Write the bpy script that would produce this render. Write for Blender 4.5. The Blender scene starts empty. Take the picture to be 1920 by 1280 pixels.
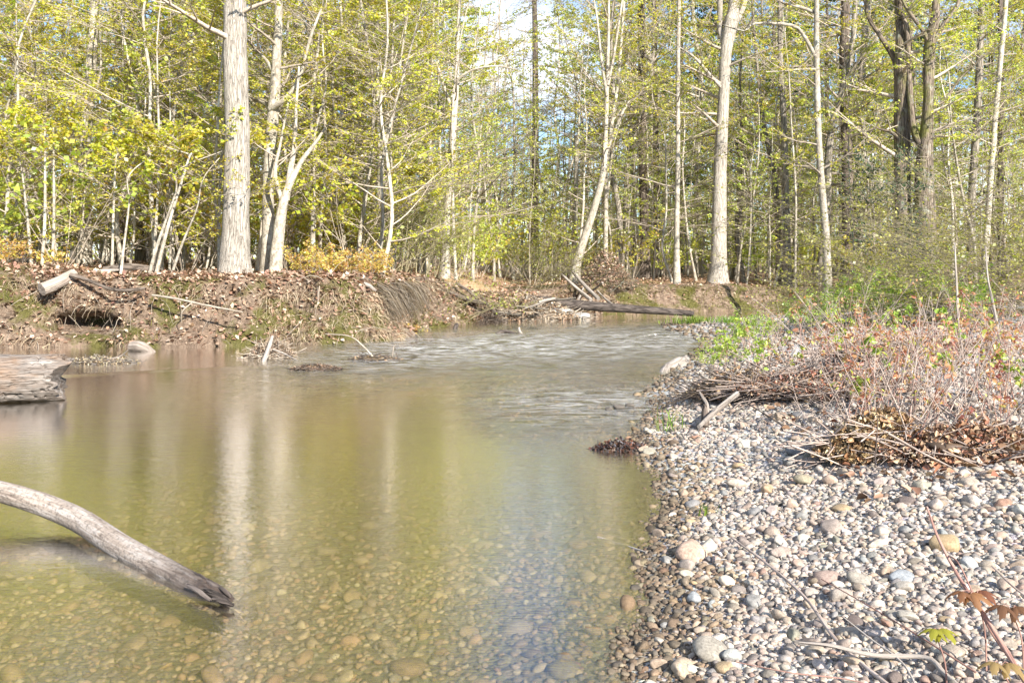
import bpy, bmesh, math
import numpy as np
from mathutils import Vector

# ------------------------------------------------------------------ camera, sky, sun, exposure
sc = bpy.context.scene
H = 1.4            # eye height over the water
F = 1732.0         # focal length in pixels of a 1920 px wide frame
HZ = 490.0         # horizon row
col = sc.collection

cam_d = bpy.data.cameras.new('camera')
cam = bpy.data.objects.new('camera', cam_d)
col.objects.link(cam)
cam.location = (0, 0, H)
cam.rotation_euler = (math.radians(90), 0, 0)
cam_d.sensor_width = 36.0
cam_d.lens = 36.0 * F / 1920.0
cam_d.shift_y = -(640.0 - HZ) / 1920.0
cam_d.clip_start = 0.05
cam_d.clip_end = 3000
sc.camera = cam

SUN_TO = Vector((0.45, -0.74, 0.50)).normalized()     # direction towards the sun
world = bpy.data.worlds.new('World')
sc.world = world
world.use_nodes = True
wn = world.node_tree
for n in list(wn.nodes):
    wn.nodes.remove(n)
sky = wn.nodes.new('ShaderNodeTexSky')
sky.sky_type = 'NISHITA'
sky.sun_disc = False
sky.sun_elevation = math.asin(SUN_TO.z)
sky.sun_rotation = math.atan2(SUN_TO.x, SUN_TO.y)
sky.air_density = 1.0
sky.dust_density = 0.2
sky.ozone_density = 2.0
bg = wn.nodes.new('ShaderNodeBackground')
bg.inputs['Strength'].default_value = 0.088
wo = wn.nodes.new('ShaderNodeOutputWorld')
# thin broken clouds all over the sky
tcw = wn.nodes.new('ShaderNodeTexCoord')
mpw = wn.nodes.new('ShaderNodeMapping')
mpw.inputs['Scale'].default_value = (1.0, 1.0, 2.2)
now = wn.nodes.new('ShaderNodeTexNoise')
now.inputs['Scale'].default_value = 3.2
now.inputs['Detail'].default_value = 7
now.inputs['Roughness'].default_value = 0.6
rmw = wn.nodes.new('ShaderNodeValToRGB')
rmw.color_ramp.elements[0].position = 0.44
rmw.color_ramp.elements[1].position = 0.68
mxw = wn.nodes.new('ShaderNodeMixRGB')
mxw.inputs['Color2'].default_value = (7.6, 7.9, 8.3, 1)
wn.links.new(tcw.outputs['Generated'], mpw.inputs['Vector'])
wn.links.new(mpw.outputs['Vector'], now.inputs['Vector'])
wn.links.new(now.outputs['Fac'], rmw.inputs['Fac'])
wn.links.new(rmw.outputs['Color'], mxw.inputs['Fac'])
tnt = wn.nodes.new('ShaderNodeMixRGB')
tnt.blend_type = 'MULTIPLY'
tnt.inputs['Fac'].default_value = 1.0
tnt.inputs['Color2'].default_value = (0.80, 0.93, 1.08, 1)
wn.links.new(sky.outputs['Color'], tnt.inputs['Color1'])
wn.links.new(tnt.outputs['Color'], mxw.inputs['Color1'])
wn.links.new(mxw.outputs['Color'], bg.inputs['Color'])
wn.links.new(bg.outputs['Background'], wo.inputs['Surface'])

sun_d = bpy.data.lights.new('sun', 'SUN')
sun_d.energy = 5.0
sun_d.angle = math.radians(0.55)
sun_d.color = (1.0, 0.93, 0.82)
sun = bpy.data.objects.new('sun', sun_d)
col.objects.link(sun)
sun.rotation_euler = (-SUN_TO).to_track_quat('-Z', 'Y').to_euler()
sun.location = SUN_TO * 60

sc.view_settings.view_transform = 'Standard'
sc.view_settings.look = 'None'
sc.view_settings.exposure = 1.3
sc.view_settings.gamma = 1.0
sc.view_settings.use_curve_mapping = False
sc.render.engine = 'CYCLES'
sc.cycles.use_denoising = True
sc.cycles.max_bounces = 7
sc.cycles.diffuse_bounces = 4
sc.cycles.glossy_bounces = 3
sc.cycles.transmission_bounces = 4
sc.cycles.transparent_max_bounces = 8
sc.cycles.caustics_reflective = False
sc.cycles.caustics_refractive = False
sc.cycles.sample_clamp_indirect = 6.0

rng = np.random.default_rng(7)


# ------------------------------------------------------------------ noise
def _hash(ix, iy, iz, seed):
    h = (ix.astype(np.int64) * 374761393 + iy.astype(np.int64) * 668265263 + iz.astype(np.int64) * 2147483647 + seed * 974634777) & 0xffffffff
    h = ((h ^ (h >> 13)) * 1274126177) & 0xffffffff
    h = h ^ (h >> 16)
    return (h & 0xffffff) / float(0xffffff)


def vnoise(p, seed=0):
    p = np.asarray(p, float)
    i = np.floor(p)
    f = p - i
    u = f * f * (3 - 2 * f)
    i = i.astype(np.int64)
    r = 0
    for dx in (0, 1):
        for dy in (0, 1):
            for dz in (0, 1):
                w = (u[..., 0] if dx else 1 - u[..., 0]) * (u[..., 1] if dy else 1 - u[..., 1]) * (u[..., 2] if dz else 1 - u[..., 2])
                r = r + w * _hash(i[..., 0] + dx, i[..., 1] + dy, i[..., 2] + dz, seed)
    return r * 2 - 1


def fbm(p, oct=4, seed=0, gain=0.5):
    p = np.asarray(p, float)
    a, r = 1.0, 0
    for k in range(oct):
        r = r + a * vnoise(p * (2 ** k), seed + k * 17)
        a *= gain
    return r


def sstep(a, b, x):
    t = np.clip((x - a) / (b - a), 0, 1)
    return t * t * (3 - 2 * t)


# ------------------------------------------------------------------ mesh builder
class MB:
    def __init__(s):
        s.V, s.F3, s.F4, s.C, s.A, s.n = [], [], [], [], [], 0
        s.m3, s.m4, s.mi = [], [], 0

    def add(s, V, F, c=None, ax=None):
        V = np.asarray(V, float).reshape(-1, 3)
        F = np.asarray(F, np.int64)
        s.V.append(V)
        (s.F3 if F.shape[1] == 3 else s.F4).append(F + s.n)
        (s.m3 if F.shape[1] == 3 else s.m4).append(np.full(len(F), s.mi))
        m = len(V)
        if c is None:
            c = (0.5, 0.5, 0.5)
        s.C.append(np.broadcast_to(np.asarray(c, float), (m, 3)))
        s.A.append(np.broadcast_to(np.asarray(ax if ax is not None else V, float), (m, 3)))
        s.n += m
        return s.n - m

    def join(s, o, mi):
        """take over another builder's shapes as material number mi"""
        for F3 in o.F3:
            s.F3.append(F3 + s.n)
            s.m3.append(np.full(len(F3), mi))
        for F4 in o.F4:
            s.F4.append(F4 + s.n)
            s.m4.append(np.full(len(F4), mi))
        s.V += o.V
        s.C += o.C
        s.A += o.A
        s.n += o.n

    def mesh(s, name, mat, smooth=True):
        me = bpy.data.meshes.new(name)
        if not s.V:
            return me
        V = np.concatenate(s.V)
        f3 = np.concatenate(s.F3) if s.F3 else np.zeros((0, 3), np.int64)
        f4 = np.concatenate(s.F4) if s.F4 else np.zeros((0, 4), np.int64)
        me.vertices.add(len(V))
        me.vertices.foreach_set('co', V.astype(np.float32).ravel())
        li = np.concatenate([f3.ravel(), f4.ravel()])
        me.loops.add(len(li))
        me.loops.foreach_set('vertex_index', li.astype(np.int32))
        me.polygons.add(len(f3) + len(f4))
        st = np.concatenate([np.arange(len(f3)) * 3, len(f3) * 3 + np.arange(len(f4)) * 4])
        me.polygons.foreach_set('loop_start', st.astype(np.int32))
        if smooth:
            me.polygons.foreach_set('use_smooth', np.ones(len(st), bool))
        C = np.concatenate(s.C)
        at = me.attributes.new('col', 'FLOAT_COLOR', 'POINT')
        at.data.foreach_set('color', np.concatenate([C, np.ones((len(C), 1))], 1).astype(np.float32).ravel())
        aa = me.attributes.new('ax', 'FLOAT_VECTOR', 'POINT')
        aa.data.foreach_set('vector', np.concatenate(s.A).astype(np.float32).ravel())
        mats = mat if isinstance(mat, (list, tuple)) else [mat]
        for q in mats:
            me.materials.append(q)
        if len(mats) > 1:
            me.polygons.foreach_set('material_index', np.concatenate(s.m3 + s.m4).astype(np.int32))
        me.update()
        me.validate()
        return me


def obj(name, me, parent=None, loc=None):
    o = bpy.data.objects.new(name, me)
    col.objects.link(o)
    if parent is not None:
        o.parent = parent
    if loc is not None:
        o.location = loc
    return o


def tag(o, label=None, cat=None, group=None, kind=None):
    if label:
        o['label'] = label
    if cat:
        o['category'] = cat
    if group:
        o['group'] = group
    if kind:
        o['kind'] = kind
    return o


def thing(name, label, cat, loc, group=None, rz=0):
    o = obj(name, None, None, loc)
    o.rotation_euler = (0, 0, rz)
    return tag(o, label, cat, group)


def copy_tree(o, parent=None):
    c = o.copy()
    col.objects.link(c)
    c.parent = parent
    for ch in o.children:
        copy_tree(ch, c)
    return c


def resample(pts, n):
    """smooth curve (Catmull-Rom) through rows of pts, n samples"""
    P = np.asarray(pts, float)
    k = len(P)
    if k < 3:
        t = np.linspace(0, 1, n)[:, None]
        return P[0] * (1 - t) + P[-1] * t
    Q = np.concatenate([[2 * P[0] - P[1]], P, [2 * P[-1] - P[-2]]])
    t = np.linspace(0, k - 1 - 1e-9, n)
    i = t.astype(int)
    u = (t - i)[:, None]
    a, b, c, d = Q[i], Q[i + 1], Q[i + 2], Q[i + 3]
    return 0.5 * (2 * b + (c - a) * u + (2 * a - 5 * b + 4 * c - d) * u ** 2 + (3 * b - a - 3 * c + d) * u ** 3)


def tube(mb, P, R, n=8, c=None, rough=0.0, rfreq=3.0, seed=0, cap=True, lobes=0.0, coff=0.0):
    P = np.asarray(P, float)
    R = np.broadcast_to(np.asarray(R, float), (len(P),))
    k = len(P)
    T = np.gradient(P, axis=0)
    T /= np.linalg.norm(T, axis=1)[:, None] + 1e-12
    up = np.array([0, 0, 1.0]) if abs(T[0, 2]) < 0.9 else np.array([0, 1.0, 0])
    N = np.cross(T[0], up)
    N /= np.linalg.norm(N)
    Ns = [N]
    for i in range(1, k):
        N = N - T[i] * np.dot(N, T[i])
        N = N / (np.linalg.norm(N) + 1e-12)
        Ns.append(N)
    Ns = np.array(Ns)
    B = np.cross(T, Ns)
    th = np.arange(n) / n * 2 * np.pi
    s = np.concatenate([[0], np.cumsum(np.linalg.norm(np.diff(P, axis=0), axis=1))])
    ring = np.cos(th)[None, :, None] * Ns[:, None, :] + np.sin(th)[None, :, None] * B[:, None, :]
    rr = R[:, None] * np.ones((1, n))
    ax = np.stack([rr * np.cos(th), rr * np.sin(th), np.broadcast_to(s[:, None], (k, n)) + coff], -1)
    if rough > 0:
        q = np.stack([np.cos(th)[None, :] * 1.3 + 0 * rr, np.sin(th)[None, :] * 1.3 + 0 * rr, np.broadcast_to(s[:, None] * rfreq, (k, n))], -1)
        rr = rr * (1 + rough * fbm(q * 2.0, 3, seed))
    V = P[:, None, :] + ring * rr[..., None]
    i, j = np.meshgrid(np.arange(k - 1), np.arange(n), indexing='ij')
    j2 = (j + 1) % n
    Fq = np.stack([i * n + j, i * n + j2, (i + 1) * n + j2, (i + 1) * n + j], -1).reshape(-1, 4)
    mb.add(V.reshape(-1, 3), Fq, c, ax.reshape(-1, 3))
    if cap:
        for e, idx in ((0, np.arange(n)), (k - 1, (k - 1) * n + np.arange(n))):
            ctr = P[e]
            VV = np.concatenate([V.reshape(-1, 3)[idx], [ctr]])
            AA = np.concatenate([ax.reshape(-1, 3)[idx], [[0, 0, s[e] + coff]]])
            fj = np.arange(n)
            Ft = np.stack([(fj + 1) % n, fj, np.full(n, n)], -1) if e == 0 else np.stack([fj, (fj + 1) % n, np.full(n, n)], -1)
            mb.add(VV, Ft, c, AA)


def cones(mb, A, B, ra, rb, n=3, c=None):
    """many straight tapered twigs at once"""
    A = np.asarray(A, float)
    B = np.asarray(B, float)
    m = len(A)
    if m == 0:
        return
    ra = np.broadcast_to(ra, (m,))
    rb = np.broadcast_to(rb, (m,))
    D = B - A
    L = np.linalg.norm(D, axis=1)[:, None] + 1e-9
    T = D / L
    up = np.where(np.abs(T[:, 2:3]) < 0.9, np.array([[0, 0, 1.0]]), np.array([[0, 1.0, 0]]))
    N = np.cross(T, up)
    N /= np.linalg.norm(N, axis=1)[:, None] + 1e-9
    Bn = np.cross(T, N)
    th = np.arange(n) / n * 2 * np.pi
    ring = np.cos(th)[None, :, None] * N[:, None] + np.sin(th)[None, :, None] * Bn[:, None]
    V = np.concatenate([A[:, None] + ring * ra[:, None, None], B[:, None] + ring * rb[:, None, None]], 1)
    j = np.arange(n)
    f = np.stack([j, (j + 1) % n, n + (j + 1) % n, n + j], -1)
    Fq = (np.arange(m)[:, None, None] * (2 * n) + f[None]).reshape(-1, 4)
    ax = np.concatenate([np.stack([np.cos(th) * 0.01, np.sin(th) * 0.01, 0 * th], -1)] * 2, 0)
    ax = np.broadcast_to(ax[None], (m, 2 * n, 3)).copy()
    ax[:, n:, 2] += L
    ax[:, :, 2] += np.arange(m)[:, None] * 0.37
    cc = None if c is None else np.repeat(np.broadcast_to(c, (m, 3)), 2 * n, 0)
    mb.add(V.reshape(-1, 3), Fq, cc, ax.reshape(-1, 3))


def rand_unit(r, n):
    v = r.normal(size=(n, 3))
    return v / np.linalg.norm(v, axis=1)[:, None]


def leaves(mb, r, P, D, size, colr, width=0.55, upbias=0.6, fold=0.25, n6=False):
    """leaf blades at P, pointing along D (jittered); quads folded on the midrib, n6 gives a six-point blade"""
    m = len(P)
    if m == 0:
        return
    D = D + rand_unit(r, m) * 0.6
    D /= np.linalg.norm(D, axis=1)[:, None] + 1e-9
    U = rand_unit(r, m) + np.array([0, 0, upbias])
    S = np.cross(D, U)
    S /= np.linalg.norm(S, axis=1)[:, None] + 1e-9
    Nn = np.cross(S, D)
    size = np.broadcast_to(size, (m,))[:, None]
    w = size * width * 0.5
    if not n6:
        V = np.stack([P, P + D * size * 0.5 + S * w + Nn * w * fold, P + D * size, P + D * size * 0.5 - S * w + Nn * w * fold], 1)
        Fq = np.arange(m)[:, None] * 4 + np.array([0, 1, 2, 3])[None]
        mb.add(V.reshape(-1, 3), Fq, np.repeat(colr, 4, 0))
    else:
        V = np.stack([P, P + D * size * 0.3 + S * w + Nn * w * fold, P + D * size * 0.7 + S * w * 0.8 + Nn * w * fold, P + D * size - Nn * size * 0.1,
                      P + D * size * 0.7 - S * w * 0.8 + Nn * w * fold, P + D * size * 0.3 - S * w + Nn * w * fold], 1)
        b = np.arange(m)[:, None] * 6
        mb.add(V.reshape(-1, 3), np.concatenate([b + np.array([[0, 1, 2, 3]]), b + np.array([[0, 3, 4, 5]])], 0), np.repeat(colr, 6, 0))


def pal(r, n, cols, wts=None, var=0.15):
    cols = np.asarray(cols, float)
    wts = None if wts is None else np.asarray(wts, float) / np.sum(wts)
    c = cols[r.choice(len(cols), n, p=wts)]
    return np.clip(c * (1 + var * r.normal(size=(n, 1))) * (1 + 0.025 * r.normal(size=(n, 3))), 0.004, 0.95)


# ------------------------------------------------------------------ materials
class NT:
    def __init__(s, name):
        s.m = bpy.data.materials.new(name)
        s.m.use_nodes = True
        s.t = s.m.node_tree
        for n in list(s.t.nodes):
            s.t.nodes.remove(n)
        s.out = s.t.nodes.new('ShaderNodeOutputMaterial')

    def n(s, typ, _o=None, **kw):
        nd = s.t.nodes.new('ShaderNode' + typ)
        for k, v in kw.items():
            if k.startswith('p_'):
                setattr(nd, k[2:], v)
                continue
            key = k.replace('_', ' ')
            if k[0] == 'i' and k[1:].isdigit():
                inp = nd.inputs[int(k[1:])]
            else:
                inp = nd.inputs[key]
            s.set(inp, v)
        return nd.outputs[_o] if _o is not None else nd

    def set(s, inp, v):
        if isinstance(v, bpy.types.NodeSocket):
            s.t.links.new(v, inp)
        else:
            if isinstance(v, tuple) and len(v) == 3 and inp.type == 'RGBA':
                v = (*v, 1)
            inp.default_value = v

    def attr(s, name, out='Color'):
        return s.n('Attribute', out, p_attribute_name=name)

    def mix(s, f, a, b, blend='MIX'):
        return s.n('MixRGB', 'Color', p_blend_type=blend, Fac=f, Color1=a, Color2=b)

    def math(s, op, a, b=0.0, c=0.0):
        return s.n('Math', 'Value', p_operation=op, i0=a, i1=b, i2=c)

    def ramp(s, f, stops):
        nd = s.n('ValToRGB', Fac=f)
        e = nd.color_ramp.elements
        while len(e) < len(stops):
            e.new(0.5)
        for el, (p, c) in zip(e, stops):
            el.position = p
            el.color = (*c, 1) if isinstance(c, tuple) else (c, c, c, 1)
        return nd.outputs['Color']

    def noise(s, vec, scale, detail=4, rough=0.55, out='Fac', dist=0.0):
        return s.n('TexNoise', out, Vector=vec, Scale=scale, Detail=detail, Roughness=rough, Distortion=dist)

    def map(s, vec, scale, loc=(0, 0, 0)):
        return s.n('Mapping', 'Vector', Vector=vec, Scale=scale, Location=loc)

    def end(s, sh):
        s.t.links.new(sh, s.out.inputs['Surface'])
        return s.m


def bark_mat(name, light, mid, dark, k=9.0, along=0.16, bump=0.7, lichen=None, moss=None, crackw=0.75):
    t = NT(name)
    ax = t.attr('ax', 'Vector')
    oi = t.n('ObjectInfo')
    off = t.n('VectorMath', 'Vector', p_operation='SCALE', i0=(13.1, 7.7, 31.3), Scale=oi.outputs['Random'])
    v = t.n('VectorMath', 'Vector', p_operation='ADD', i0=ax, i1=off)
    vs = t.map(v, (k, k, k * along))
    n1 = t.noise(vs, 1.6, 7, 0.65, dist=0.6)
    vo = t.n('TexVoronoi', 'Distance', p_feature='DISTANCE_TO_EDGE', Vector=t.n('VectorMath', 'Vector', p_operation='ADD', i0=vs, i1=t.n('VectorMath', 'Vector', p_operation='SCALE', i0=t.noise(vs, 2.0, 3, out='Color'), Scale=0.7)), Scale=1.5)
    crack = t.ramp(vo, [(0.0, 0.0), (0.09, 1.0)])
    c = t.ramp(n1, [(0.28, dark), (0.48, mid), (0.68, light)])
    big = t.noise(v, 1.1, 3, 0.5)
    c = t.mix(t.ramp(big, [(0.4, 0.0), (0.65, 0.5)]), c, mid)
    c = t.mix(t.math('MULTIPLY', t.math('SUBTRACT', 1.0, crack), crackw), c, dark)
    if lichen:
        c = t.mix(t.ramp(t.noise(v, 3.2, 5, 0.6), [(0.55, 0.0), (0.66, 0.75)]), c, lichen)
    if moss:
        c = t.mix(t.ramp(t.noise(t.map(v, (1, 1, 0.6)), 1.7, 5, 0.65), [(0.50, 0.0), (0.62, 0.85)]), c, moss)
    val = t.math('MULTIPLY_ADD', oi.outputs['Random'], 0.4, 0.8)
    c = t.mix(1.0, c, t.n('CombineColor', 'Color', Red=val, Green=val, Blue=val), 'MULTIPLY')
    hgt = t.math('ADD', t.math('MULTIPLY', crack, 0.8 * crackw), n1)
    b = t.n('Bump', 'Normal', Strength=bump, Distance=0.03, Height=hgt)
    p = t.n('BsdfPrincipled', Base_Color=c, Roughness=0.88, Normal=b)
    p.inputs['Specular IOR Level'].default_value = 0.2
    return t.end(p.outputs[0])


def leaf_mat(name, trans=0.48, rvar=0.25, gloss=0.04):
    t = NT(name)
    c = t.attr('col')
    oi = t.n('ObjectInfo')
    hs = t.n('HueSaturation', 'Color', Color=c, Hue=t.math('MULTIPLY_ADD', oi.outputs['Random'], 0.03, 0.487), Saturation=1.0,
             Value=t.math('MULTIPLY_ADD', oi.outputs['Random'], rvar, 1.0 - rvar * 0.5))
    d = t.n('BsdfDiffuse', 'BSDF', Color=hs)
    tr = t.n('BsdfTranslucent', 'BSDF', Color=t.mix(1.0, hs, (1.25, 1.2, 0.7), 'MULTIPLY'))
    g = t.n('BsdfGlossy', 'BSDF', Color=(1, 1, 1), Roughness=0.45)
    m = t.n('MixShader', 'Shader', i0=trans, i1=d, i2=tr)
    return t.end(t.n('MixShader', 'Shader', i0=gloss, i1=m, i2=g))


def stone_mat(name, rough=0.75, spec=0.35, mul=1.0):
    t = NT(name)
    c = t.attr('col')
    ax = t.attr('ax', 'Vector')
    n1 = t.noise(ax, 38.0, 6, 0.7)
    n2 = t.noise(ax, 210.0, 3, 0.6)
    c = t.mix(1.0, c, t.ramp(n1, [(0.3, 0.62 * mul), (0.7, 1.25 * mul)]), 'MULTIPLY')
    c = t.mix(1.0, c, t.ramp(n2, [(0.35, 0.72), (0.6, 1.12)]), 'MULTIPLY')
    b = t.n('Bump', 'Normal', Strength=0.35, Distance=0.006, Height=n1)
    p = t.n('BsdfPrincipled', Base_Color=c, Roughness=rough, Normal=b)
    p.inputs['Specular IOR Level'].default_value = spec
    return t.end(p.outputs[0])


def plain_mat(name, rough=0.85, n_scale=14.0, spec=0.2):
    """colour from the mesh's own colour attribute with fine grain"""
    t = NT(name)
    ax = t.attr('ax', 'Vector')
    n1 = t.noise(t.map(ax, (1, 1, 0.2)), n_scale, 5, 0.6)
    c = t.mix(1.0, t.attr('col'), t.ramp(n1, [(0.3, 0.65), (0.7, 1.25)]), 'MULTIPLY')
    p = t.n('BsdfPrincipled', Base_Color=c, Roughness=rough, Normal=t.n('Bump', 'Normal', Strength=0.4, Distance=0.01, Height=n1))
    p.inputs['Specular IOR Level'].default_value = spec
    return t.end(p.outputs[0])


M = {}
M['bark_pale'] = bark_mat('bark_pale', (0.60, 0.55, 0.48), (0.40, 0.36, 0.31), (0.15, 0.125, 0.10), 17, 0.11, 1.0, crackw=0.45)
M['bark_smooth'] = bark_mat('bark_smooth', (0.54, 0.50, 0.42), (0.37, 0.33, 0.27), (0.16, 0.135, 0.105), 9, 0.5, 0.3, lichen=(0.56, 0.55, 0.47))
M['bark_grey'] = bark_mat('bark_grey', (0.40, 0.36, 0.31), (0.27, 0.24, 0.20), (0.09, 0.075, 0.06), 10, 0.14, 0.9)
M['bark_dark'] = bark_mat('bark_dark', (0.24, 0.20, 0.165), (0.15, 0.12, 0.10), (0.05, 0.04, 0.032), 9, 0.16, 1.0)
M['bark_moss'] = bark_mat('bark_moss', (0.34, 0.28, 0.22), (0.20, 0.16, 0.125), (0.06, 0.048, 0.035), 9, 0.13, 1.0, lichen=(0.34, 0.35, 0.29), moss=(0.17, 0.17, 0.045))
M['twig'] = bark_mat('twig', (0.54, 0.47, 0.39), (0.40, 0.34, 0.275), (0.22, 0.18, 0.14), 20, 0.2, 0.2)
M['driftwood'] = bark_mat('driftwood', (0.47, 0.43, 0.39), (0.33, 0.29, 0.255), (0.13, 0.105, 0.085), 16, 0.07, 0.8, crackw=0.4)
M['thicket_twig'] = bark_mat('thicket_twig', (0.34, 0.30, 0.19), (0.22, 0.19, 0.115), (0.10, 0.085, 0.055), 20, 0.2, 0.2)
M['wet_wood'] = bark_mat('wet_wood', (0.20, 0.17, 0.15), (0.11, 0.09, 0.08), (0.03, 0.025, 0.022), 12, 0.12, 0.8)
M['leaf'] = leaf_mat('leaf')
M['needle'] = leaf_mat('needle', 0.15, 0.2, 0.03)
M['litter'] = leaf_mat('litter', 0.12, 0.2, 0.03)
M['stone'] = stone_mat('stone', mul=0.70)
M['plain'] = plain_mat('plain')

# ------------------------------------------------------------------ the lie of the land (x right, y away, z up; water at 0)
LB = np.array([(-90, 11), (-40, 13.5), (-14, 14.6), (-8.3, 15.0), (-7.1, 15.2), (-4.95, 15.3), (-2.95, 15.8), (-2.15, 16.4), (-1.95, 17.3), (-1.8, 18.8), (-1.2, 20.5),
               (0.5, 22.6), (3.1, 24.9), (5.2, 26.2), (9, 27.0), (20, 27.5), (45, 29), (90, 33)], float)
LBs = resample(LB, 500)
RB = np.array([(-2.5, -12), (-0.5, -3), (0.05, 1.2), (0.22, 2.4), (0.42, 3.2), (0.62, 4.0), (0.72, 4.75), (0.98, 5.9), (0.92, 6.7), (1.22, 8.4), (1.5, 10), (2.44, 12.8),
               (3.36, 16.0), (3.2, 18.2), (3.4, 20.4), (4.3, 21.8), (6, 22.8), (9, 23.6), (20, 24.6), (45, 26), (90, 29)], float)
RBs = resample(RB, 400)
RPOLY = np.concatenate([RBs, [(90, -12)]])


def pl_dist(P, L):
    P = np.asarray(P, float)
    out = np.full(len(P), 1e9)
    ch = 20000
    for s in range(0, len(P), ch):
        p = P[s:s + ch]
        best = np.full(len(p), 1e18)
        for a, b in zip(L[:-1], L[1:]):
            d = b - a
            t = np.clip(((p - a) @ d) / (d @ d), 0, 1)
            q = p - a - t[:, None] * d
            best = np.minimum(best, (q * q).sum(1))
        out[s:s + ch] = np.sqrt(best)
    return out


def in_poly(P, Q):
    x, y = P[:, 0], P[:, 1]
    ins = np.zeros(len(P), bool)
    for (x1, y1), (x2, y2) in zip(Q, np.roll(Q, -1, 0)):
        c = ((y1 > y) != (y2 > y)) & (x < (x2 - x1) * (y - y1) / (y2 - y1 + 1e-12) + x1)
        ins ^= c
    return ins


LBc, RBc = LBs[::6], RBs[::4]


def land(x, y):
    P = np.stack([np.ravel(x), np.ravel(y)], 1).astype(float)
    dl = pl_dist(P, LBc) * np.where(P[:, 1] > np.interp(P[:, 0], LBs[:, 0], LBs[:, 1]), 1, -1)
    dr = pl_dist(P, RBc) * np.where(in_poly(P, RPOLY), 1, -1)
    P3 = np.concatenate([P, np.zeros((len(P), 1))], 1)
    hb = bank_h(P[:, 0])
    zl = -0.42 + (hb - 0.02 + 0.42) * sstep(0.95, 1.5, dl)
    rise = 0.006 * np.clip(dl, 0, 60)
    zl = zl + sstep(1.5, 4, dl) * (0.10 * fbm(P3 * 0.35, 4, 3) + rise)
    up = 0.58 * (1 - np.exp(-np.clip(dr, 0, None) / 3.0)) + sstep(0.3, 2, dr) * (0.07 * fbm(P3 * 0.8, 3, 5))
    up = up * (1 - 0.55 * sstep(13.5, 18, P[:, 1]) * sstep(9, 5, P[:, 0]))
    dn = -0.34 * (1 - np.exp(-np.clip(-dr, 0, None) / 2.0)) * (1 + 0.25 * fbm(P3 * 0.5, 3, 9))
    rif = np.exp(-(((P[:, 1] - 15.5) / 3.5) ** 2)) * sstep(-7, -3, P[:, 0])
    dn = dn * (1 - 0.6 * rif)
    zr = np.where(dr > 0, up, dn) + 0.012 * fbm(P3 * 3.0, 2, 11)
    return np.maximum(zl, zr), dl, dr


def bank_h(x):
    x = np.asarray(x, float)
    return 1.18 - 0.56 * sstep(-1.9, 0.3, x) + 0.12 * vnoise(np.stack([x * 0.45, 0 * x, 0 * x], -1), 31)


def gz(x, y):
    z, dl, dr = land(np.array([x]), np.array([y]))
    if 0.55 < dl[0] < 2.2:          # on the shoulder of the cut bank
        return max(float(z[0]), float(bank_h(np.array([x]))[0]))
    return float(z[0])


def G(px, py, z=0.0):
    """point on the level z that the photograph shows at (px, py)"""
    d = F * (H - z) / (py - HZ)
    return np.array([(px - 960) / F * d, d, z])


def W(px, py, d):
    return np.array([(px - 960) / F * d, d, H - (py - HZ) / F * d])


# ---- ground sheet
def axis_coords(lo, hi, c0, c1, fine, growth=1.07, maxstep=25):
    a = list(np.arange(c0, c1 + 1e-6, fine))
    s = fine
    while a[-1] < hi:
        s = min(s * growth, maxstep)
        a.append(a[-1] + s)
    s = fine
    b = []
    x = c0
    while x > lo:
        s = min(s * growth, maxstep)
        x -= s
        b.append(x)
    return np.array(b[::-1] + a)


gx = axis_coords(-600, 600, -4.5, 6.0, 0.09)
gy = axis_coords(-60, 700, 2.0, 10.0, 0.09, 1.035)
GX, GY = np.meshgrid(gx, gy)
Z, DL, DR = land(GX, GY)
near_cam = 1
nx, ny = len(gx), len(gy)
ii, jj = np.meshgrid(np.arange(ny - 1), np.arange(nx - 1), indexing='ij')
Fg = np.stack([ii * nx + jj, ii * nx + jj + 1, (ii + 1) * nx + jj + 1, (ii + 1) * nx + jj], -1).reshape(-1, 4)
gm = MB()
zone = np.stack([sstep(-0.12, 0.10, DR), sstep(0.0, 0.5, DL), sstep(0.06, -0.02, Z)], 1)
gm.add(np.stack([GX.ravel(), GY.ravel(), Z], 1), Fg, zone)


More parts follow.
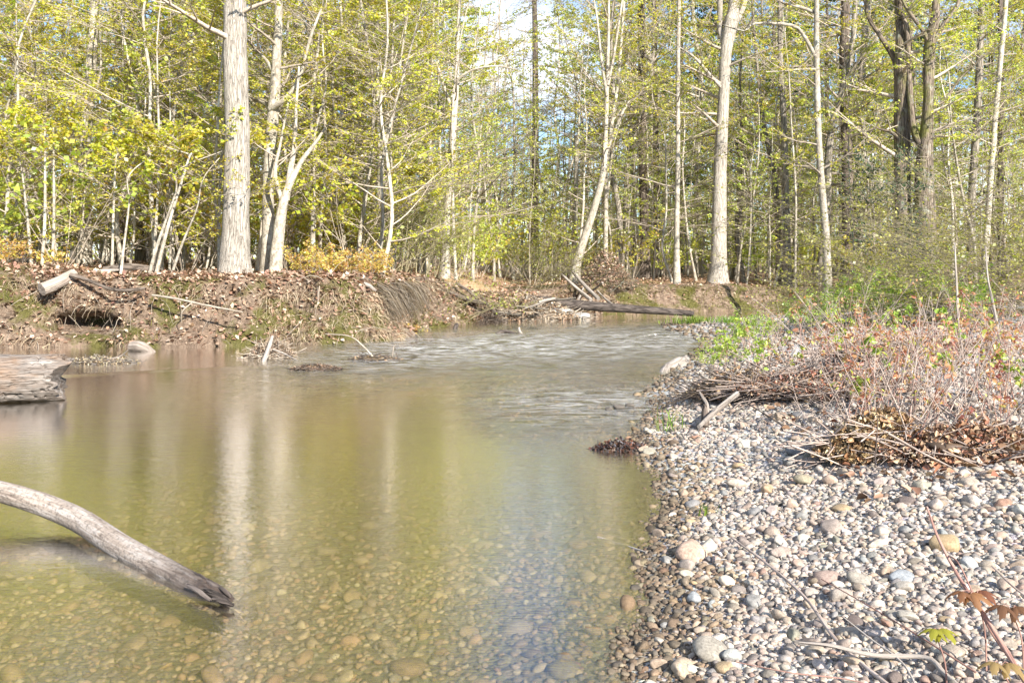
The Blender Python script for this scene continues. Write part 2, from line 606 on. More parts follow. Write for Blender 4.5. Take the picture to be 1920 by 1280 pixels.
def ground_mat():
    t = NT('ground_soil')
    g = t.n('NewGeometry', 'Position')
    zn = t.n('SeparateColor', Color=t.attr('col'))
    # pebbly gravel seen between the stones, and the stream bed
    v1 = t.n('TexVoronoi', Vector=g, Scale=26.0, Randomness=1.0)
    v2 = t.n('TexVoronoi', Vector=t.map(g, (1, 1, 0.3)), Scale=15.0)
    n1 = t.noise(g, 3.0, 6, 0.6)
    grav = t.mix(0.75, t.ramp(n1, [(0.3, (0.30, 0.25, 0.20)), (0.7, (0.42, 0.37, 0.31))]),
                 t.n('HueSaturation', 'Color', Color=v1.outputs['Color'], Saturation=0.12, Value=0.62))
    bed = t.mix(0.5, t.ramp(n1, [(0.3, (0.10, 0.082, 0.04)), (0.7, (0.17, 0.14, 0.07))]),
                t.mix(1.0, t.n('HueSaturation', 'Color', Color=v2.outputs['Color'], Saturation=0.15, Value=0.7), (0.36, 0.31, 0.19), 'MULTIPLY'))
    n3 = t.noise(g, 22.0, 5, 0.7)
    n4 = t.noise(g, 0.5, 4, 0.6)
    lit = t.ramp(n3, [(0.25, (0.12, 0.075, 0.045)), (0.5, (0.34, 0.22, 0.14)), (0.75, (0.52, 0.38, 0.26))])
    lit = t.mix(t.ramp(n4, [(0.48, 0.0), (0.68, 0.55)]), lit, (0.20, 0.21, 0.05))
    c = t.mix(zn.outputs[0], bed, grav)
    c = t.mix(zn.outputs[1], c, lit)
    hgt = t.math('ADD', t.math('MULTIPLY', v1.outputs['Distance'], -0.8), n3)
    p = t.n('BsdfPrincipled', Base_Color=c, Roughness=0.9, Normal=t.n('Bump', 'Normal', Strength=0.8, Distance=0.03, Height=hgt))
    p.inputs['Specular IOR Level'].default_value = 0.2
    return t.end(p.outputs[0])


M['ground'] = ground_mat()
ground = obj('ground', gm.mesh('ground', M['ground']))
tag(ground, kind='structure')

# ---- water sheet
wm = MB()
wx = axis_coords(-90, 90, -4.0, 5.0, 0.10, 1.06)
wy = axis_coords(-12, 36, 2.2, 18.0, 0.10, 1.06)
WX, WY = np.meshgrid(wx, wy)


def riffle(x, y):
    """where the stream runs fast over shallows"""
    a = np.exp(-(((y - (15.6 + 0.45 * x)) / 3.2) ** 2)) * sstep(-4.2, -1.4, x)
    b = np.exp(-(((y - 9.2) / 1.3) ** 2)) * sstep(-0.8, 0.6, x)
    return np.clip(a + 0.7 * b, 0, 1)


rf = riffle(WX, WY).ravel()
wp = np.stack([WX.ravel(), WY.ravel(), np.zeros(WX.size)], 1)
wob = fbm(wp * np.array([1.6, 3.2, 1]), 4, 41)
wz = rf * (0.030 * wob + 0.014 * vnoise(wp * np.array([4, 9, 1]), 43)) + 0.0012 * fbm(wp * np.array([1.5, 3.0, 1]), 3, 47)
# the wrinkle where the pool meets the riffle and the wakes of the two logs
lip_y = 12.6 + 0.30 * (wp[:, 0] + 1.5) - 0.35 * np.sin(wp[:, 0] * 0.6)
wz += 0.016 * np.exp(-((wp[:, 1] - lip_y) / 0.16) ** 2) * sstep(-7.5, -5.5, wp[:, 0]) * sstep(-0.3, -1.8, wp[:, 0])
tip = np.array([-1.14, 3.85])
dd = np.hypot(wp[:, 0] - tip[0], wp[:, 1] - tip[1])
wz += 0.004 * np.sin(dd * 38) * np.exp(-dd * 3.2) * (wp[:, 1] < 4.05)
wp[:, 2] = wz
nx, ny = len(wx), len(wy)
ii, jj = np.meshgrid(np.arange(ny - 1), np.arange(nx - 1), indexing='ij')
Fw = np.stack([ii * nx + jj, ii * nx + jj + 1, (ii + 1) * nx + jj + 1, (ii + 1) * nx + jj], -1).reshape(-1, 4)
wm.add(wp, Fw, np.stack([rf, rf, rf], 1))


def water_mat():
    t = NT('stream_water')
    g = t.n('NewGeometry', 'Position')
    rfl = t.n('SeparateColor', 'Red', Color=t.attr('col'))
    a = t.noise(t.map(g, (2.2, 5.0, 1)), 3.0, 5, 0.62, dist=0.4)
    b = t.noise(t.map(g, (6.0, 15.0, 1)), 4.0, 3, 0.6)
    amp = t.math('MULTIPLY_ADD', rfl, 1.9, 0.045)
    hgt = t.math('MULTIPLY', t.math('ADD', a, t.math('MULTIPLY', b, 0.45)), amp)
    nb = t.n('Bump', 'Normal', Strength=1.0, Distance=0.05, Height=hgt)
    inc = t.n('NewGeometry', 'Incoming')
    cosn = t.math('ABSOLUTE', t.n('VectorMath', 'Value', p_operation='DOT_PRODUCT', i0=nb, i1=inc))
    fr = t.math('MULTIPLY_ADD', t.math('POWER', t.math('SUBTRACT', 1.0, cosn), 5.0), 0.98, 0.02)
    rough = t.math('MULTIPLY_ADD', rfl, 0.06, 0.02)
    gl = t.n('BsdfGlossy', 'BSDF', Color=(1, 1, 1), Roughness=rough, Normal=nb)
    tr = t.n('BsdfTransparent', 'BSDF', Color=(0.94, 0.92, 0.84))
    body = t.n('MixShader', 'Shader', i0=0.03, i1=tr, i2=t.n('BsdfDiffuse', 'BSDF', Color=(0.24, 0.22, 0.09), Normal=nb))
    foamn = t.noise(t.map(g, (0.8, 3.4, 1)), 3.6, 7, 0.72, dist=0.6)
    foam = t.math('MULTIPLY', t.ramp(foamn, [(0.43, 0.0), (0.60, 0.9)]), rfl)
    body = t.n('MixShader', 'Shader', i0=foam, i1=body, i2=t.n('BsdfDiffuse', 'BSDF', Color=(0.70, 0.70, 0.70), Normal=nb))
    return t.end(t.n('MixShader', 'Shader', i0=t.math('MINIMUM', t.math('MULTIPLY', fr, 3.0), 1.0), i1=body, i2=gl))


M['water'] = water_mat()
water = obj('water', wm.mesh('water', M['water']))
tag(water, kind='structure')

# ---- the cut bank: a rough earth face along the far shore
bk = MB()
ns, nt_ = 760, 36
Lf = resample(LB, 4000)
sel = (Lf[:, 0] > -30) & (Lf[:, 0] < 40)
Lf = Lf[sel]
arc = np.concatenate([[0], np.cumsum(np.hypot(*np.diff(Lf, axis=0).T))])
wgt = np.cumsum(1.0 / (0.15 + 0.03 * np.hypot(Lf[:, 0] + 3, Lf[:, 1] - 16)))
si = np.interp(np.linspace(wgt[0], wgt[-1], ns), wgt, np.arange(len(Lf)))
bp = np.stack([np.interp(si, np.arange(len(Lf)), Lf[:, 0]), np.interp(si, np.arange(len(Lf)), Lf[:, 1])], 1)
tg = np.gradient(bp, axis=0)
tg /= np.linalg.norm(tg, axis=1)[:, None]
inl = np.stack([-tg[:, 1], tg[:, 0]], 1)      # points inland
prof_in = np.array([-0.12, -0.05, 0.0, 0.10, 0.26, 0.40, 0.46, 0.44, 0.52, 0.80, 1.35, 2.0, 2.8])
prof_z = np.array([-0.45, -0.12, 0.02, 0.16, 0.34, 0.55, 0.76, 0.90, 1.0, 1.03, 1.04, 1.03, 0.95])
tt = np.linspace(0, len(prof_in) - 1, nt_)
pin = np.interp(tt, np.arange(len(prof_in)), prof_in)
pz = np.interp(tt, np.arange(len(prof_in)), prof_z)
hb = bank_h(bp[:, 0])
S3 = np.concatenate([bp, np.zeros((ns, 1))], 1)
deep = 1.0 + 0.35 * fbm(S3 * 0.7, 3, 51)
BX = bp[:, 0:1] + inl[:, 0:1] * pin[None] * deep[:, None]
BY = bp[:, 1:2] + inl[:, 1:2] * pin[None] * deep[:, None]
BZ = np.where(pz[None] > 0, pz[None] * hb[:, None], pz[None])
B3 = np.stack([BX, BY, BZ], -1)
disp = 0.17 * fbm(B3 * 1.3, 4, 53) + 0.06 * fbm(B3 * 5, 3, 57)
# the dark hollow washed out under the bank
hol = W(150, 608, 15.3)
hd = ((B3[..., 0] - hol[0]) / 0.52) ** 2 + ((B3[..., 2] - 0.36) / 0.16) ** 2
disp = disp + 0.75 * np.exp(-hd ** 2) * (B3[..., 1] < 17)
fade = sstep(1.9, 0.9, pin)[None] * np.ones((ns, 1))
B3[..., 0] += inl[:, 0:1] * disp * fade
B3[..., 1] += inl[:, 1:2] * disp * fade
B3[..., 2] += 0.06 * fbm(B3 * 2.2, 3, 59) * (pz[None] > 0.3)
ii, jj = np.meshgrid(np.arange(ns - 1), np.arange(nt_ - 1), indexing='ij')
Fb = np.stack([ii * nt_ + jj, (ii + 1) * nt_ + jj, (ii + 1) * nt_ + jj + 1, ii * nt_ + jj + 1], -1).reshape(-1, 4)
bk.add(B3.reshape(-1, 3), Fb)


def bank_mat():
    t = NT('bank_earth')
    g = t.n('NewGeometry')
    p_ = g.outputs['Position']
    n1 = t.noise(p_, 9.0, 7, 0.7)
    n2 = t.noise(p_, 40.0, 4, 0.6)
    soil = t.ramp(n1, [(0.34, (0.05, 0.035, 0.025)), (0.5, (0.23, 0.168, 0.125)), (0.68, (0.44, 0.345, 0.26))])
    soil = t.mix(t.ramp(t.noise(p_, 2.3, 4, 0.6), [(0.45, 0.0), (0.62, 0.7)]), soil, t.ramp(n2, [(0.3, (0.19, 0.13, 0.09)), (0.7, (0.38, 0.28, 0.21))]))
    moss = t.ramp(n2, [(0.3, (0.055, 0.06, 0.014)), (0.7, (0.17, 0.165, 0.04))])
    c = t.mix(t.ramp(t.noise(p_, 1.25, 5, 0.6), [(0.50, 0.0), (0.58, 0.85)]), soil, moss)
    b = t.n('Bump', 'Normal', Strength=1.0, Distance=0.11, Height=t.math('ADD', n1, t.math('MULTIPLY', n2, 0.4)))
    p = t.n('BsdfPrincipled', Base_Color=c, Roughness=0.95, Normal=b)
    p.inputs['Specular IOR Level'].default_value = 0.1
    return t.end(p.outputs[0])


M['bank'] = bank_mat()
bank = obj('river_bank', bk.mesh('river_bank', M['bank']))
tag(bank, kind='structure')
BN = B3      # kept for placing things on the face


def bank_pts(r, n, x0, x1, t0, t1, uniform=True):
    """random points on the bank face, with inland vectors"""
    ok = np.where((bp[:, 0] > x0) & (bp[:, 0] < x1))[0]
    wts = np.gradient(np.interp(si, np.arange(len(Lf)), arc))[ok]
    i = r.choice(ok, n, p=wts / wts.sum())
    j = r.uniform(t0, t1, n) * (nt_ - 1.001)
    j0 = j.astype(int)
    f = (j - j0)[:, None]
    i2 = np.minimum(i + 1, ns - 1)
    g_ = r.uniform(0, 1, n)[:, None]
    P = (BN[i, j0] * (1 - f) + BN[i, j0 + 1] * f) * (1 - g_) + (BN[i2, j0] * (1 - f) + BN[i2, j0 + 1] * f) * g_
    out = np.concatenate([-inl[i], np.zeros((n, 1))], 1)
    return P, out


# ------------------------------------------------------------------ stones of the gravel bar and the stream bed
def ico(sub):
    bm = bmesh.new()
    bmesh.ops.create_icosphere(bm, subdivisions=sub, radius=1.0)
    V = np.array([v.co[:] for v in bm.verts])
    Ff = np.array([[v.index for v in f.verts] for f in bm.faces])
    bm.free()
    return V, Ff


ICO = {k: ico(k) for k in (1, 2, 3)}      # 20, 80, 320 faces


def pebble_shapes(sub, n, seed):
    V, Ff = ICO[sub]
    out = []
    r = np.random.default_rng(seed)
    for k in range(n):
        v = V.copy()
        v = v * (1 + 0.16 * fbm(V * 1.1 + k * 7.3, 2, seed + k)[:, None])
        for q in range(r.integers(3, 8)):          # a few flattened sides
            nn = rand_unit(r, 1)[0]
            h = r.uniform(0.45, 0.8)
            dd_ = v @ nn
            v = v - np.outer(np.clip(dd_ - h, 0, None) * 0.75, nn)
        v *= np.array([1.0, r.uniform(0.55, 0.95), r.uniform(0.34, 0.66)])
        v /= np.abs(v).max()
        out.append(v)
    return np.array(out), Ff


STONE_C = [(0.58, 0.49, 0.40), (0.50, 0.39, 0.29), (0.44, 0.385, 0.335), (0.54, 0.40, 0.31), (0.33, 0.325, 0.32), (0.70, 0.62, 0.52), (0.58, 0.42, 0.26), (0.40, 0.25, 0.18), (0.20, 0.17, 0.145), (0.40, 0.375, 0.31)]
STONE_W = [5, 4, 3, 3.5, 2.6, 3, 1.2, 0.9, 0.8, 1.2]
SH = {k: pebble_shapes(k, 14, 100 + k) for k in (1, 2, 3)}


def scatter_xy(r, x0, x1, y0, y1, sp):
    nx_, ny_ = int((x1 - x0) / sp), int((y1 - y0) / sp)
    a, b = np.meshgrid(np.arange(nx_), np.arange(ny_))
    x = x0 + (a.ravel() + r.uniform(0, 1, a.size)) * sp
    y = y0 + (b.ravel() + r.uniform(0, 1, a.size)) * sp
    return x, y


def in_view(x, y, m=1.0):
    return (np.abs(x) < y * (960 / F) + m) & (y > 2.2)


def put_pebbles(mb, r, x, y, z, rad, colr, sub, sink=0.35):
    shp, Ff = SH[sub]
    m = len(x)
    k = r.integers(0, len(shp), m)
    a = r.uniform(0, 2 * np.pi, m)
    tx = r.normal(0, 0.22, m)
    ty = r.normal(0, 0.22, m)
    v = shp[k] * rad[:, None, None]
    zt = v[..., 2] + v[..., 0] * tx[:, None] + v[..., 1] * ty[:, None]
    ca, sa = np.cos(a)[:, None], np.sin(a)[:, None]
    V = np.stack([x[:, None] + v[..., 0] * ca - v[..., 1] * sa, y[:, None] + v[..., 0] * sa + v[..., 1] * ca,
                  z[:, None] + zt + rad[:, None] * 0.5 * (1 - 2 * sink)], -1)
    nv = shp.shape[1]
    Fp = (np.arange(m)[:, None, None] * nv + Ff[None]).reshape(-1, 3)
    mb.add(V.reshape(-1, 3), Fp, np.repeat(colr, nv, 0))


def stone_cols(r, z, n):
    c = pal(r, n, STONE_C, STONE_W, 0.16)
    c = 0.6 * c + 0.4 * np.array([[0.53, 0.465, 0.42]]) * (c.mean(1) / 0.46)[:, None]
    wet = sstep(0.075, 0.005, z + 0.012 * r.normal(size=n))[:, None]
    return c * (1 - wet * 0.6) * np.where(wet > 0.3, np.array([[1.0, 0.9, 0.74]]), 1.0)


r = np.random.default_rng(21)
bar = tag(obj('gravel_bar', None, None, (2.0, 6.0, 0.2)), kind='structure')
pm = MB()
layers = [  # y range, spacing, radius range, subdivision
    (2.2, 3.8, 0.019, (0.005, 0.011), 1), (2.2, 5.6, 0.029, (0.009, 0.018), 1), (2.2, 4.3, 0.040, (0.015, 0.028), 2), (4.3, 5.6, 0.040, (0.015, 0.028), 1), (2.2, 5.6, 0.13, (0.026, 0.040), 2),
    (5.6, 9.5, 0.042, (0.012, 0.023), 1), (5.6, 9.5, 0.07, (0.020, 0.034), 1), (5.6, 9.5, 0.25, (0.034, 0.055), 2),
    (9.5, 14, 0.095, (0.026, 0.045), 1), (9.5, 14, 0.32, (0.045, 0.075), 1),
    (14, 22.5, 0.15, (0.04, 0.07), 1)]
for (y0, y1, sp, (ra, rb_), sub) in layers:
    x, y = scatter_xy(r, -1.0, 12.0, y0, y1, sp)
    k = in_view(x, y, 0.6)
    x, y = x[k], y[k]
    z, dl, dr = land(x, y)
    k = (dr > -0.10) & (dl < -0.2) & ((dr < 4.5) | (y < 9.5) | (r.uniform(size=len(x)) < 0.5))
    x, y, z = x[k], y[k], z[k]
    rad = ra + (rb_ - ra) * r.beta(1.4, 2.6, len(x))
    put_pebbles(pm, r, x, y, z, rad, stone_cols(r, z, len(x)), sub)
peb = obj('pebbles', pm.mesh('pebbles', M['stone']), bar)
peb.matrix_parent_inverse = bar.matrix_world.inverted()
peb.location = (-2.0, -6.0, -0.2)
tag(peb, kind='stuff')

# the three hundred that show largest, each an object of its own
stone_meshes = []
shp3, F3_ = SH[3]
for i in range(56):
    b_ = MB()
    cc = pal(r, 1, STONE_C, STONE_W, 0.12)[0]
    sv = shp3[i % 14] * np.array([1, r.uniform(0.8, 1.1), r.uniform(0.85, 1.2)])
    b_.add(sv * 0.05, F3_, cc, sv * 0.05 + i)
    stone_meshes.append(b_.mesh('stone', M['stone']))
x, y = scatter_xy(r, 0.2, 4.2, 2.45, 8.2, 0.155)
k = in_view(x, y, 0.05)
x, y = x[k], y[k]
z, dl, dr = land(x, y)
k = dr > 0.02
x, y, z = x[k], y[k], z[k]
rad = np.clip(0.024 + 0.011 * r.exponential(1.0, len(x)), 0, 0.085)
order = np.argsort(-(rad / y))[:288]
for i in order:
    o = obj('stone', stone_meshes[r.integers(0, 56)], bar, (x[i] - 2.0, y[i] - 6.0, z[i] + rad[i] * 0.22 - 0.2))
    o.rotation_euler = (r.normal(0, 0.2), r.normal(0, 0.2), r.uniform(0, 6.28))
    s = rad[i] / 0.05
    o.scale = (s, s, s)


def big_stone(px, py, z, w, c, flat=0.8, seed=0):
    p = G(px, py, z)
    rad_ = w / F * p[1] / 2
    V, Ff = SH[3][0][seed % 14], SH[3][1]
    b_ = MB()
    b_.add(V * rad_ * np.array([1, 1, flat * 1.3]), Ff, c, V * 0.05 + seed)
    o = obj('stone', b_.mesh('stone', M['stone']), bar, (p[0] - 2.0, p[1] - 6.0, gz(p[0], p[1]) + rad_ * 0.3 - 0.2))
    o.rotation_euler = (0.1, -0.1, seed * 1.3)
    return o


for a in [(1772, 985, 0.28, 54, (0.52, 0.38, 0.22), 1.0, 2), (1552, 1062, 0.18, 56, (0.36, 0.27, 0.23), 0.7, 5), (1510, 872, 0.25, 46, (0.40, 0.35, 0.25), 1.0, 7),
          (1460, 1128, 0.15, 40, (0.46, 0.37, 0.29), 0.9, 4), (1290, 1055, 0.06, 40, (0.48, 0.40, 0.34), 0.8, 9), (1372, 1215, 0.1, 40, (0.50, 0.50, 0.46), 0.8, 1),
          (1440, 892, 0.2, 34, (0.56, 0.40, 0.26), 0.8, 3), (1530, 1185, 0.18, 46, (0.48, 0.40, 0.31), 0.9, 8), (1815, 1005, 0.3, 44, (0.50, 0.50, 0.49), 0.7, 6),
          (1690, 1040, 0.25, 52, (0.38, 0.40, 0.42), 0.7, 10), (1300, 1108, 0.07, 44, (0.45, 0.47, 0.48), 0.8, 11), (1705, 1135, 0.2, 46, (0.46, 0.42, 0.36), 0.7, 12)]:
    big_stone(*a)

# stones lying under the water
bed = tag(obj('stream_bed', None, None, (0, 5, -0.3)), kind='structure')
pm = MB()
for (y0, y1, sp, (ra, rb_), sub) in [(2.2, 4.6, 0.042, (0.014, 0.030), 1), (2.2, 4.6, 0.16, (0.03, 0.05), 2), (2.2, 6.0, 0.45, (0.05, 0.09), 2), (4.6, 8.0, 0.075, (0.022, 0.042), 1), (8.0, 13.0, 0.16, (0.03, 0.06), 1)]:
    x, y = scatter_xy(r, -8.0, 2.0, y0, y1, sp)
    k = in_view(x, y, 0.3)
    x, y = x[k], y[k]
    z, dl, dr = land(x, y)
    k = (dr < -0.05) & (dl < -0.3)
    x, y, z = x[k], y[k], z[k]
    rad = ra + (rb_ - ra) * r.beta(1.4, 2.4, len(x))
    c = (0.75 * pal(r, len(x), STONE_C, STONE_W, 0.25) + 0.25 * np.array([[0.44, 0.37, 0.29]])) * (1 + 0.45 * vnoise(np.stack([x, y, 0 * x], 1) * 1.3, 3))[:, None] * np.array([[0.58, 0.52, 0.385]])
    put_pebbles(pm, r, x, y, z, rad, c, sub, 0.5)
bp_ = obj('bed_pebbles', pm.mesh('bed_pebbles', M['stone']), bed, (0, -5, 0.3))
tag(bp_, kind='stuff')


# ------------------------------------------------------------------ trees
def shoots(r, mb, A, D, L, R, seg, bend, jit, n, tip=0.3, c=None):
    """chains of twig segments grown from A along D; returns the points and directions"""
    m = len(A)
    P = [np.asarray(A, float)]
    d = D / (np.linalg.norm(D, axis=1)[:, None] + 1e-9)
    Ds = [d]
    L = np.broadcast_to(L, (m,))[:, None] / seg
    for k in range(seg):
        d = d + np.array([0, 0, 1.0]) * bend / seg + rand_unit(r, m) * jit
        d /= np.linalg.norm(d, axis=1)[:, None] + 1e-9
        P.append(P[-1] + d * L)
        Ds.append(d)
    R = np.broadcast_to(R, (m,))
    if mb is not None:
        for k in range(seg):
            f0 = 1 - (1 - tip) * k / seg
            f1 = 1 - (1 - tip) * (k + 1) / seg
            cones(mb, P[k], P[k + 1], R * f0, R * f1, n, c)
    return np.stack(P, 1), np.stack(Ds, 1)


def along(r, P, D, k, t0=0.25, t1=1.0):
    """k random stations on each chain -> points, directions, parent index, parameter"""
    m, s = P.shape[0], P.shape[1] - 1
    t = (t0 + (t1 - t0) * (np.arange(k)[None] + r.uniform(0, 1, (m, k))) / k)
    u = np.minimum(t * s, s - 1e-6)
    i = u.astype(int)
    f = (u - i)[..., None]
    mi = np.arange(m)[:, None]
    Q = P[mi, i] * (1 - f) + P[mi, i + 1] * f
    return Q.reshape(-1, 3), D[mi, i].reshape(-1, 3), np.repeat(np.arange(m), k), t.ravel()


def fork_dirs(r, D, spread, flat):
    m = len(D)
    side = np.cross(D, np.array([0, 0, 1.0]))
    side /= np.linalg.norm(side, axis=1)[:, None] + 1e-6
    sg = r.choice([-1, 1], m)[:, None]
    v = D * 0.8 + side * sg * spread * r.uniform(0.6, 1.3, (m, 1)) + rand_unit(r, m) * 0.3 * (1 - flat)
    return v


GREEN = [(0.50, 0.53, 0.06), (0.58, 0.58, 0.065), (0.37, 0.43, 0.05), (0.64, 0.58, 0.075), (0.62, 0.46, 0.09)]
GREEN_W = [4, 4, 2.5, 2.5, 1.0]
YELLOW_W = [3, 5, 1, 4.5, 1.2]
COOL = [(0.40, 0.47, 0.08), (0.49, 0.54, 0.09), (0.57, 0.57, 0.10), (0.32, 0.40, 0.07)]
RUST = [(0.56, 0.38, 0.12), (0.62, 0.48, 0.11), (0.55, 0.51, 0.10), (0.52, 0.29, 0.12)]


def foliage(r, wood, crown, A, D, L, R, nsub=6, ntwig=5, nleaf=6, size=0.075, cols=GREEN, wts=GREEN_W, up=0.25, flat=0.7, sub_l=0.42, twig_l=0.28, upbias=0.8, jit=0.12, n_limb=5, t0=0.25, twig_r=0.0045):
    Pl, Dl = shoots(r, wood, A, D, L, R, 6, up, jit, n_limb, 0.22)
    Q, Dq, pi, t = along(r, Pl, Dl, nsub, t0, 1.0)
    ls = np.broadcast_to(L, (len(A),))[pi] * sub_l * (1.15 - 0.6 * t) * r.uniform(0.7, 1.3, len(t))
    rs = np.maximum(np.broadcast_to(R, (len(A),))[pi] * 0.42 * (1 - 0.6 * t), twig_r * 1.3)
    Ps, Ds = shoots(r, wood, Q, fork_dirs(r, Dq, 0.9, flat), ls, rs, 3, 0.1, 0.16, 3, 0.4)
    Q2, D2, p2, t2 = along(r, Ps, Ds, ntwig, 0.3, 1.0)
    lt = ls[p2] * twig_l * 1.6 * r.uniform(0.6, 1.3, len(t2))
    Pt, Dt = shoots(r, wood, Q2, fork_dirs(r, D2, 0.8, flat * 0.7), lt, twig_r, 1, 0.05, 0.2, 3, 0.6)
    if nleaf > 0 and crown is not None:
        Q3, D3, p3, t3 = along(r, Pt, Dt, nleaf, 0.25, 1.0)
        keep = (r.uniform(size=len(Q3)) < 0.92) & (vnoise(Q3 * 1.5 + 11.3, 5) + 0.35 * r.normal(size=len(Q3)) > -0.30)
        Q3, D3 = Q3[keep], D3[keep]
        Q3 = Q3 + r.normal(0, 0.02, Q3.shape)
        leaves(crown, r, Q3, D3 - np.array([0, 0, 0.35]), size * r.uniform(0.6, 1.35, len(Q3)), pal(r, len(Q3), cols, wts, 0.16), 0.72, upbias)


def trunk_limbs(r, P, R, z0, z1, n, ln, elev=(0.15, 0.6), rfrac=0.3, az=None):
    zs = z0 + (z1 - z0) * (np.arange(n) + r.uniform(0, 1, n)) / n
    zz = P[:, 2]
    A = np.stack([np.interp(zs, zz, P[:, k]) for k in range(3)], 1)
    rr = np.interp(zs, zz, R)
    a = r.uniform(0, 2 * np.pi, n) if az is None else r.normal(az, 0.7, n)
    e = r.uniform(*elev, n)
    D = np.stack([np.cos(a) * np.cos(e), np.sin(a) * np.cos(e), np.sin(e)], 1)
    f = np.clip(1 - 0.5 * (zs - z0) / max(z1 - z0, 0.1), 0.4, 1)
    return A, D, ln * f * r.uniform(0.6, 1.3, n), np.minimum(rr * rfrac * r.uniform(0.7, 1.2, n), 0.09)


def flare(P, R, k=0.35, h=0.5):
    z = P[:, 2] - P[0, 2]
    return R * (1 + k * np.exp(-z / h))


def tree_parts(root, tw, br, cr, mat, brmat='twig', leafmat='leaf'):
    obj('trunk', tw.mesh('trunk', M[mat]), root)
    cr.join(br, 1)
    if cr.V:
        obj('crown', cr.mesh('crown', [M[leafmat], M[brmat]]), root)


def px_tree(name, label, d, path, forks=(), mat='bark_pale', limbs=(), seed=1, size=0.06, cols=GREEN, wts=GREEN_W, top=13.0, n=12, group=None, rough=0.05, nleaf=7, cat='tree', deepen=0.0, brmat='twig', flr=0.35):
    """a tree whose trunk follows the line seen in the photograph, standing d metres away; limbs: (z0, z1, n, length, elev)"""
    r = np.random.default_rng(seed * 31 + 5)
    pts = np.array([W(px, py, d) for px, py, w in path])
    ws = np.array([w / F * d / 2 for px, py, w in path])
    bx, by = pts[0, 0], d
    base = np.array([bx, by, gz(bx, by) - 0.08])
    pts[0] = base
    if pts[-1, 2] < top:
        dv = pts[-1] - pts[-2]
        dv = dv / dv[2]
        dv[:2] *= 0.5
        k = top - pts[-1, 2]
        pts = np.concatenate([pts, [pts[-1] + dv * k * 0.5, pts[-1] + dv * k + np.array([r.normal(0, 0.3), r.normal(0, 0.4), 0])]])
        ws = np.concatenate([ws, [ws[-1] * 0.75, ws[-1] * 0.35]])
    pts[1:-1, 1] += r.normal(0, 0.06, len(pts) - 2)
    PP = resample(np.concatenate([pts, ws[:, None]], 1), 40)
    P, R = PP[:, :3] - base, np.maximum(PP[:, 3], 0.01)
    tw, br, cr = MB(), MB(), MB()
    tube(tw, P, flare(P, R, flr), n, None, rough, 1.2, seed)
    for fk in forks:
        fp = np.array([W(px, py, d) for px, py, w in fk]) - base
        fw = np.array([w / F * d / 2 for px, py, w in fk])
        if fk[-1][1] < 20:       # runs out of the picture: let it go on growing
            dv = fp[-1] - fp[-2]
            fp = np.concatenate([fp, [fp[-1] + dv * 1.2 + np.array([0, r.normal(0, 0.3), 0.3])]])
            fw = np.concatenate([fw, [fw[-1] * 0.4]])
        fp[1:, 1] += np.cumsum(r.normal(0, 0.12, len(fp) - 1))
        FP = resample(np.concatenate([fp, fw[:, None]], 1), 16)
        tube(tw, FP[:, :3], np.maximum(FP[:, 3], 0.005), 8, None, rough, 1.2, seed + 3)
        k = 5
        u = r.integers(6, 16, k)
        a = r.uniform(0, 6.28, k)
        foliage(r, br, cr, FP[u, :3], np.stack([np.cos(a), np.sin(a), np.full(k, 0.5)], 1), 1.3, 0.016, 5, 4, nleaf, size, cols, wts)
    for (z0, z1, nl, ln, el) in limbs:
        A, D, L, Rr = trunk_limbs(r, P, R, z0, z1, nl, ln, el)
        foliage(r, br, cr, A, D, L, Rr, 6, 5, nleaf, size, cols, wts)
    root = thing(name, label, cat, tuple(base), group)
    tree_parts(root, tw, br, cr, mat, brmat)
    return root


FLATL = (0.0, 0.45)
px_tree('tree', 'very thick pale furrowed trunk standing straight at the top of the left bank', 16.6,
        [(441, 512, 60), (441, 480, 53), (443, 400, 48), (443, 250, 46), (441, 120, 44), (440, 0, 41)], mat='bark_pale', n=22, seed=1, rough=0.06,
        limbs=[(4.2, 6.2, 4, 1.6, FLATL), (6.5, 13, 12, 3.2, (0.2, 0.8))], top=15, flr=0.16)
px_tree('tree', 'slender pale trunk just beside the thickest trunk, straight with small side limbs', 18.4,
        [(502, 510, 27), (503, 440, 23), (504, 330, 21), (511, 200, 22), (518, 100, 17), (522, 0, 15)],
        forks=[[(507, 205, 12), (535, 190, 9), (560, 150, 7), (585, 70, 6), (605, 20, 4)], [(510, 215, 9), (490, 190, 7), (463, 182, 5)], [(515, 140, 8), (495, 110, 6), (470, 85, 4)]],
        mat='bark_smooth', seed=2, limbs=[(3.5, 6.5, 9, 2.0, FLATL), (6.5, 12, 10, 3.0, (0.2, 0.8))])
px_tree('tree', 'pale tree leaning away to the right out of a short broken base beside it', 18.0,
        [(515, 508, 22), (524, 440, 21), (536, 370, 16), (560, 310, 10), (590, 268, 7), (610, 240, 4)],
        forks=[[(536, 375, 14), (545, 310, 11), (548, 270, 9), (552, 200, 6), (556, 120, 4)], [(533, 390, 10), (520, 330, 8), (527, 270, 5), (540, 190, 3)]],
        mat='bark_smooth', seed=3, limbs=[(2.6, 3.6, 4, 1.6, FLATL)], top=3.2)
